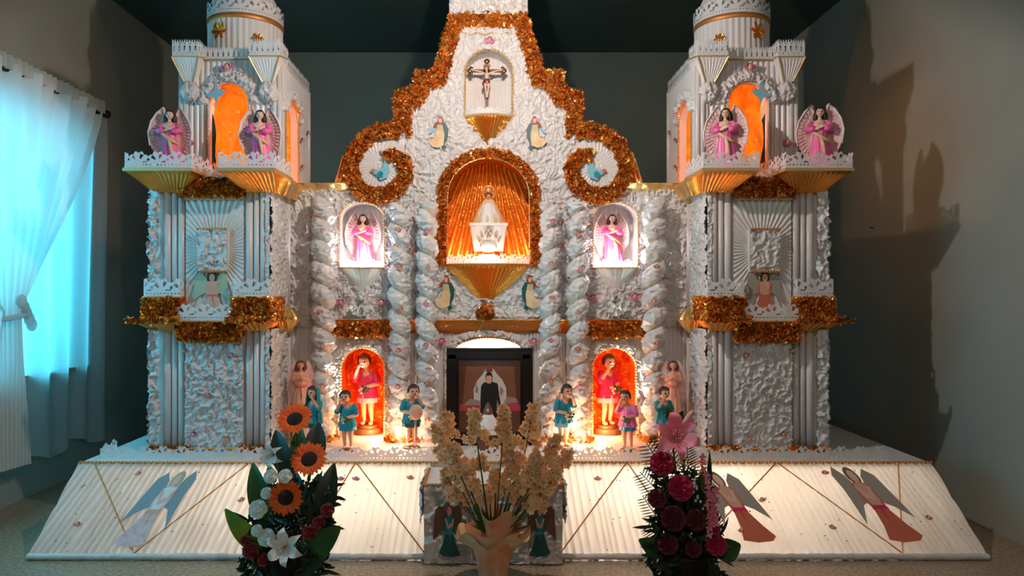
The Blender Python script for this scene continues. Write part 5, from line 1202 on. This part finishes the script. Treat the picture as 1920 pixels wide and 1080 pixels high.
for x0, y0, x1, y1, lab in ((1315, 855, 1330, 1000, 'coral gladiolus spike right of the palm leaves'), (1338, 915, 1335, 985, 'short coral flower spike beside the gladiolus')):
    a, b = W(x0, y0, 2.66), W(x1, y1, 2.66); t = thing('gladiolus', b, lab, 'flower', 'coral flower spikes'); stemtube([a, b, V3], .003).build('stem', 'stem', t); m = MB()
    for k in range(14):
        q = a+(b-a)*k/13+np.array((RS.uniform(-.012, .012), -.008, 0)); 
        for j in range(4): u = j*1.57+k; leafblade(m, q, q+np.array((cos(u), -.5, sin(u)))*.017, .006, (0, -1, 0), .1, n=5)
    m.build('floret', 'lily_pink', t, kind='stuff')
# centre vase
V2 = np.array((fx(925, 2.75), 2.77, .20))
vs = thing('flower_vase', (V2[0], V2[1], 0), 'orange paper wrapped vase with a wavy cream collar at centre', 'vase')
m = MB(); th, k = np.meshgrid(np.linspace(0, 2*pi, 90, endpoint=False), np.linspace(0, 1, 20), indexing='ij')
r = .055+.055*k**1.6; z = .20*k; m.grid(np.stack([V2[0]+r*np.cos(th)*(1+.03*np.sin(th*9)), V2[1]+r*np.sin(th)*(1+.03*np.sin(th*9)), z], -1), wrap=True); m.build('wrapped_pot', 'pot_orange', vs)
m = MB(); th, k = np.meshgrid(np.linspace(0, 2*pi, 120, endpoint=False), np.linspace(0, 1, 10), indexing='ij')
r = .082+.062*k; wv = np.sin(th*5+.8); m.grid(np.stack([V2[0]+r*np.cos(th), V2[1]+r*.75*np.sin(th), .125+.055*k+.022*k*wv], -1), wrap=True); m.build('paper_collar', 'cream', vs, 'cream wavy paper collar')
m = MB(); m.grid(np.stack([V2[0]+.02+(.05+.035*k)*np.cos(th), V2[1]+.02+(.05+.03*k)*np.sin(th), .17+.09*k+.018*k*np.sin(th*4)], -1), wrap=True); m.build('paper_collar', 'pot_orange', vs)
stems = [(818, 830, 60), (835, 800, 50), (850, 862, 60), (872, 895, 45), (838, 905, 50), (888, 800, 60), (898, 870, 30), (858, 930, 30), (945, 800, 75), (962, 895, 60), (1000, 800, 80), (1005, 890, 60), (1042, 850, 60), (985, 920, 55), (1045, 895, 50), (1063, 868, 40), (930, 900, 40), (1020, 930, 50), (960, 850, 60), (905, 930, 20), (1012, 868, 45), (975, 870, 40), (1035, 905, 35)]
side_words = ['outermost left', 'tall left', 'left', 'low left', 'drooping left', 'tall thin', 'small single', 'short low', 'tall upright', 'broad central', 'tallest right', 'right middle', 'right arching', 'dense central', 'right low', 'rightmost', 'short central', 'low right', 'inner upright', 'lowest small', 'right cloudy', 'right of centre cloudy', 'far right drooping']
petal = MB()
for j in range(5): u = j*2*pi/5; leafblade(petal, (0, 0, 0), (cos(u)*.010, -.004, sin(u)*.010), .0048, (0, -1, 0), .12, n=4)
petal_v = np.concatenate(petal.v); petal_f = [(f, ) for f in petal.f]
for i, (px, py, Lp) in enumerate(stems):
    Y = 2.72+.06*sin(i*2.1); top = W(px, py-Lp*.5, Y); low = W(px+(925-px)*.18, py+Lp*.5, Y+.01)
    t = thing('cream_flower_stem', low, '', 'flower', 'cream blossom stems in the centre vase')
    t['label'] = side_words[i]+' cream blossom spike in the centre vase'
    stemtube([top, low, V2+np.array(((px-925)*.0004, 0, -.02))], .0026).build('stem', 'stem', t)
    m = MB(); n = int(8+Lp*.5)
    for k in range(n):
        f_ = k/n; q = top+(low-top)*f_+RS.uniform(-1, 1, 3)*np.array((.036, .024, .010))*(.35+f_*.9); a = RS.uniform(0, 2*pi); c, s_ = cos(a), sin(a); b_ = RS.uniform(-.7, .7); cb_, sb_ = cos(b_), sin(b_)
        v = petal_v*RS.uniform(1.3, 2.1); v = np.c_[v[:, 0]*c-v[:, 2]*s_, v[:, 1], v[:, 0]*s_+v[:, 2]*c]; v = np.c_[v[:, 0]*cb_-v[:, 1]*sb_, v[:, 0]*sb_+v[:, 1]*cb_, v[:, 2]]
        n0 = m.n; off = 0
        for (ff, mi_, sm_) in petal.f: m.f.append((ff+n0, 0, True))
        m.v.append(v+q); m.n += len(v)
        if k % 3 == 0: m.ell(q, (.0035, .0035, .005), 6, 1, 4)
    m.build('blossom_spike', ['cream_petal', 'stem'], t)
fol = thing('green_foliage', V2, 'tuft of dark green stems above the centre vase', 'foliage')
m = MB()
for k in range(60):
    px = RS.uniform(880, 1000); q = W(px, RS.uniform(925, 985), 2.76); leafblade(m, V2+np.array(((px-925)*.0006, 0, -.02)), q, .004, (0, -1, 0), .05, n=6)
m.build('blade', 'leaf', fol, kind='stuff')
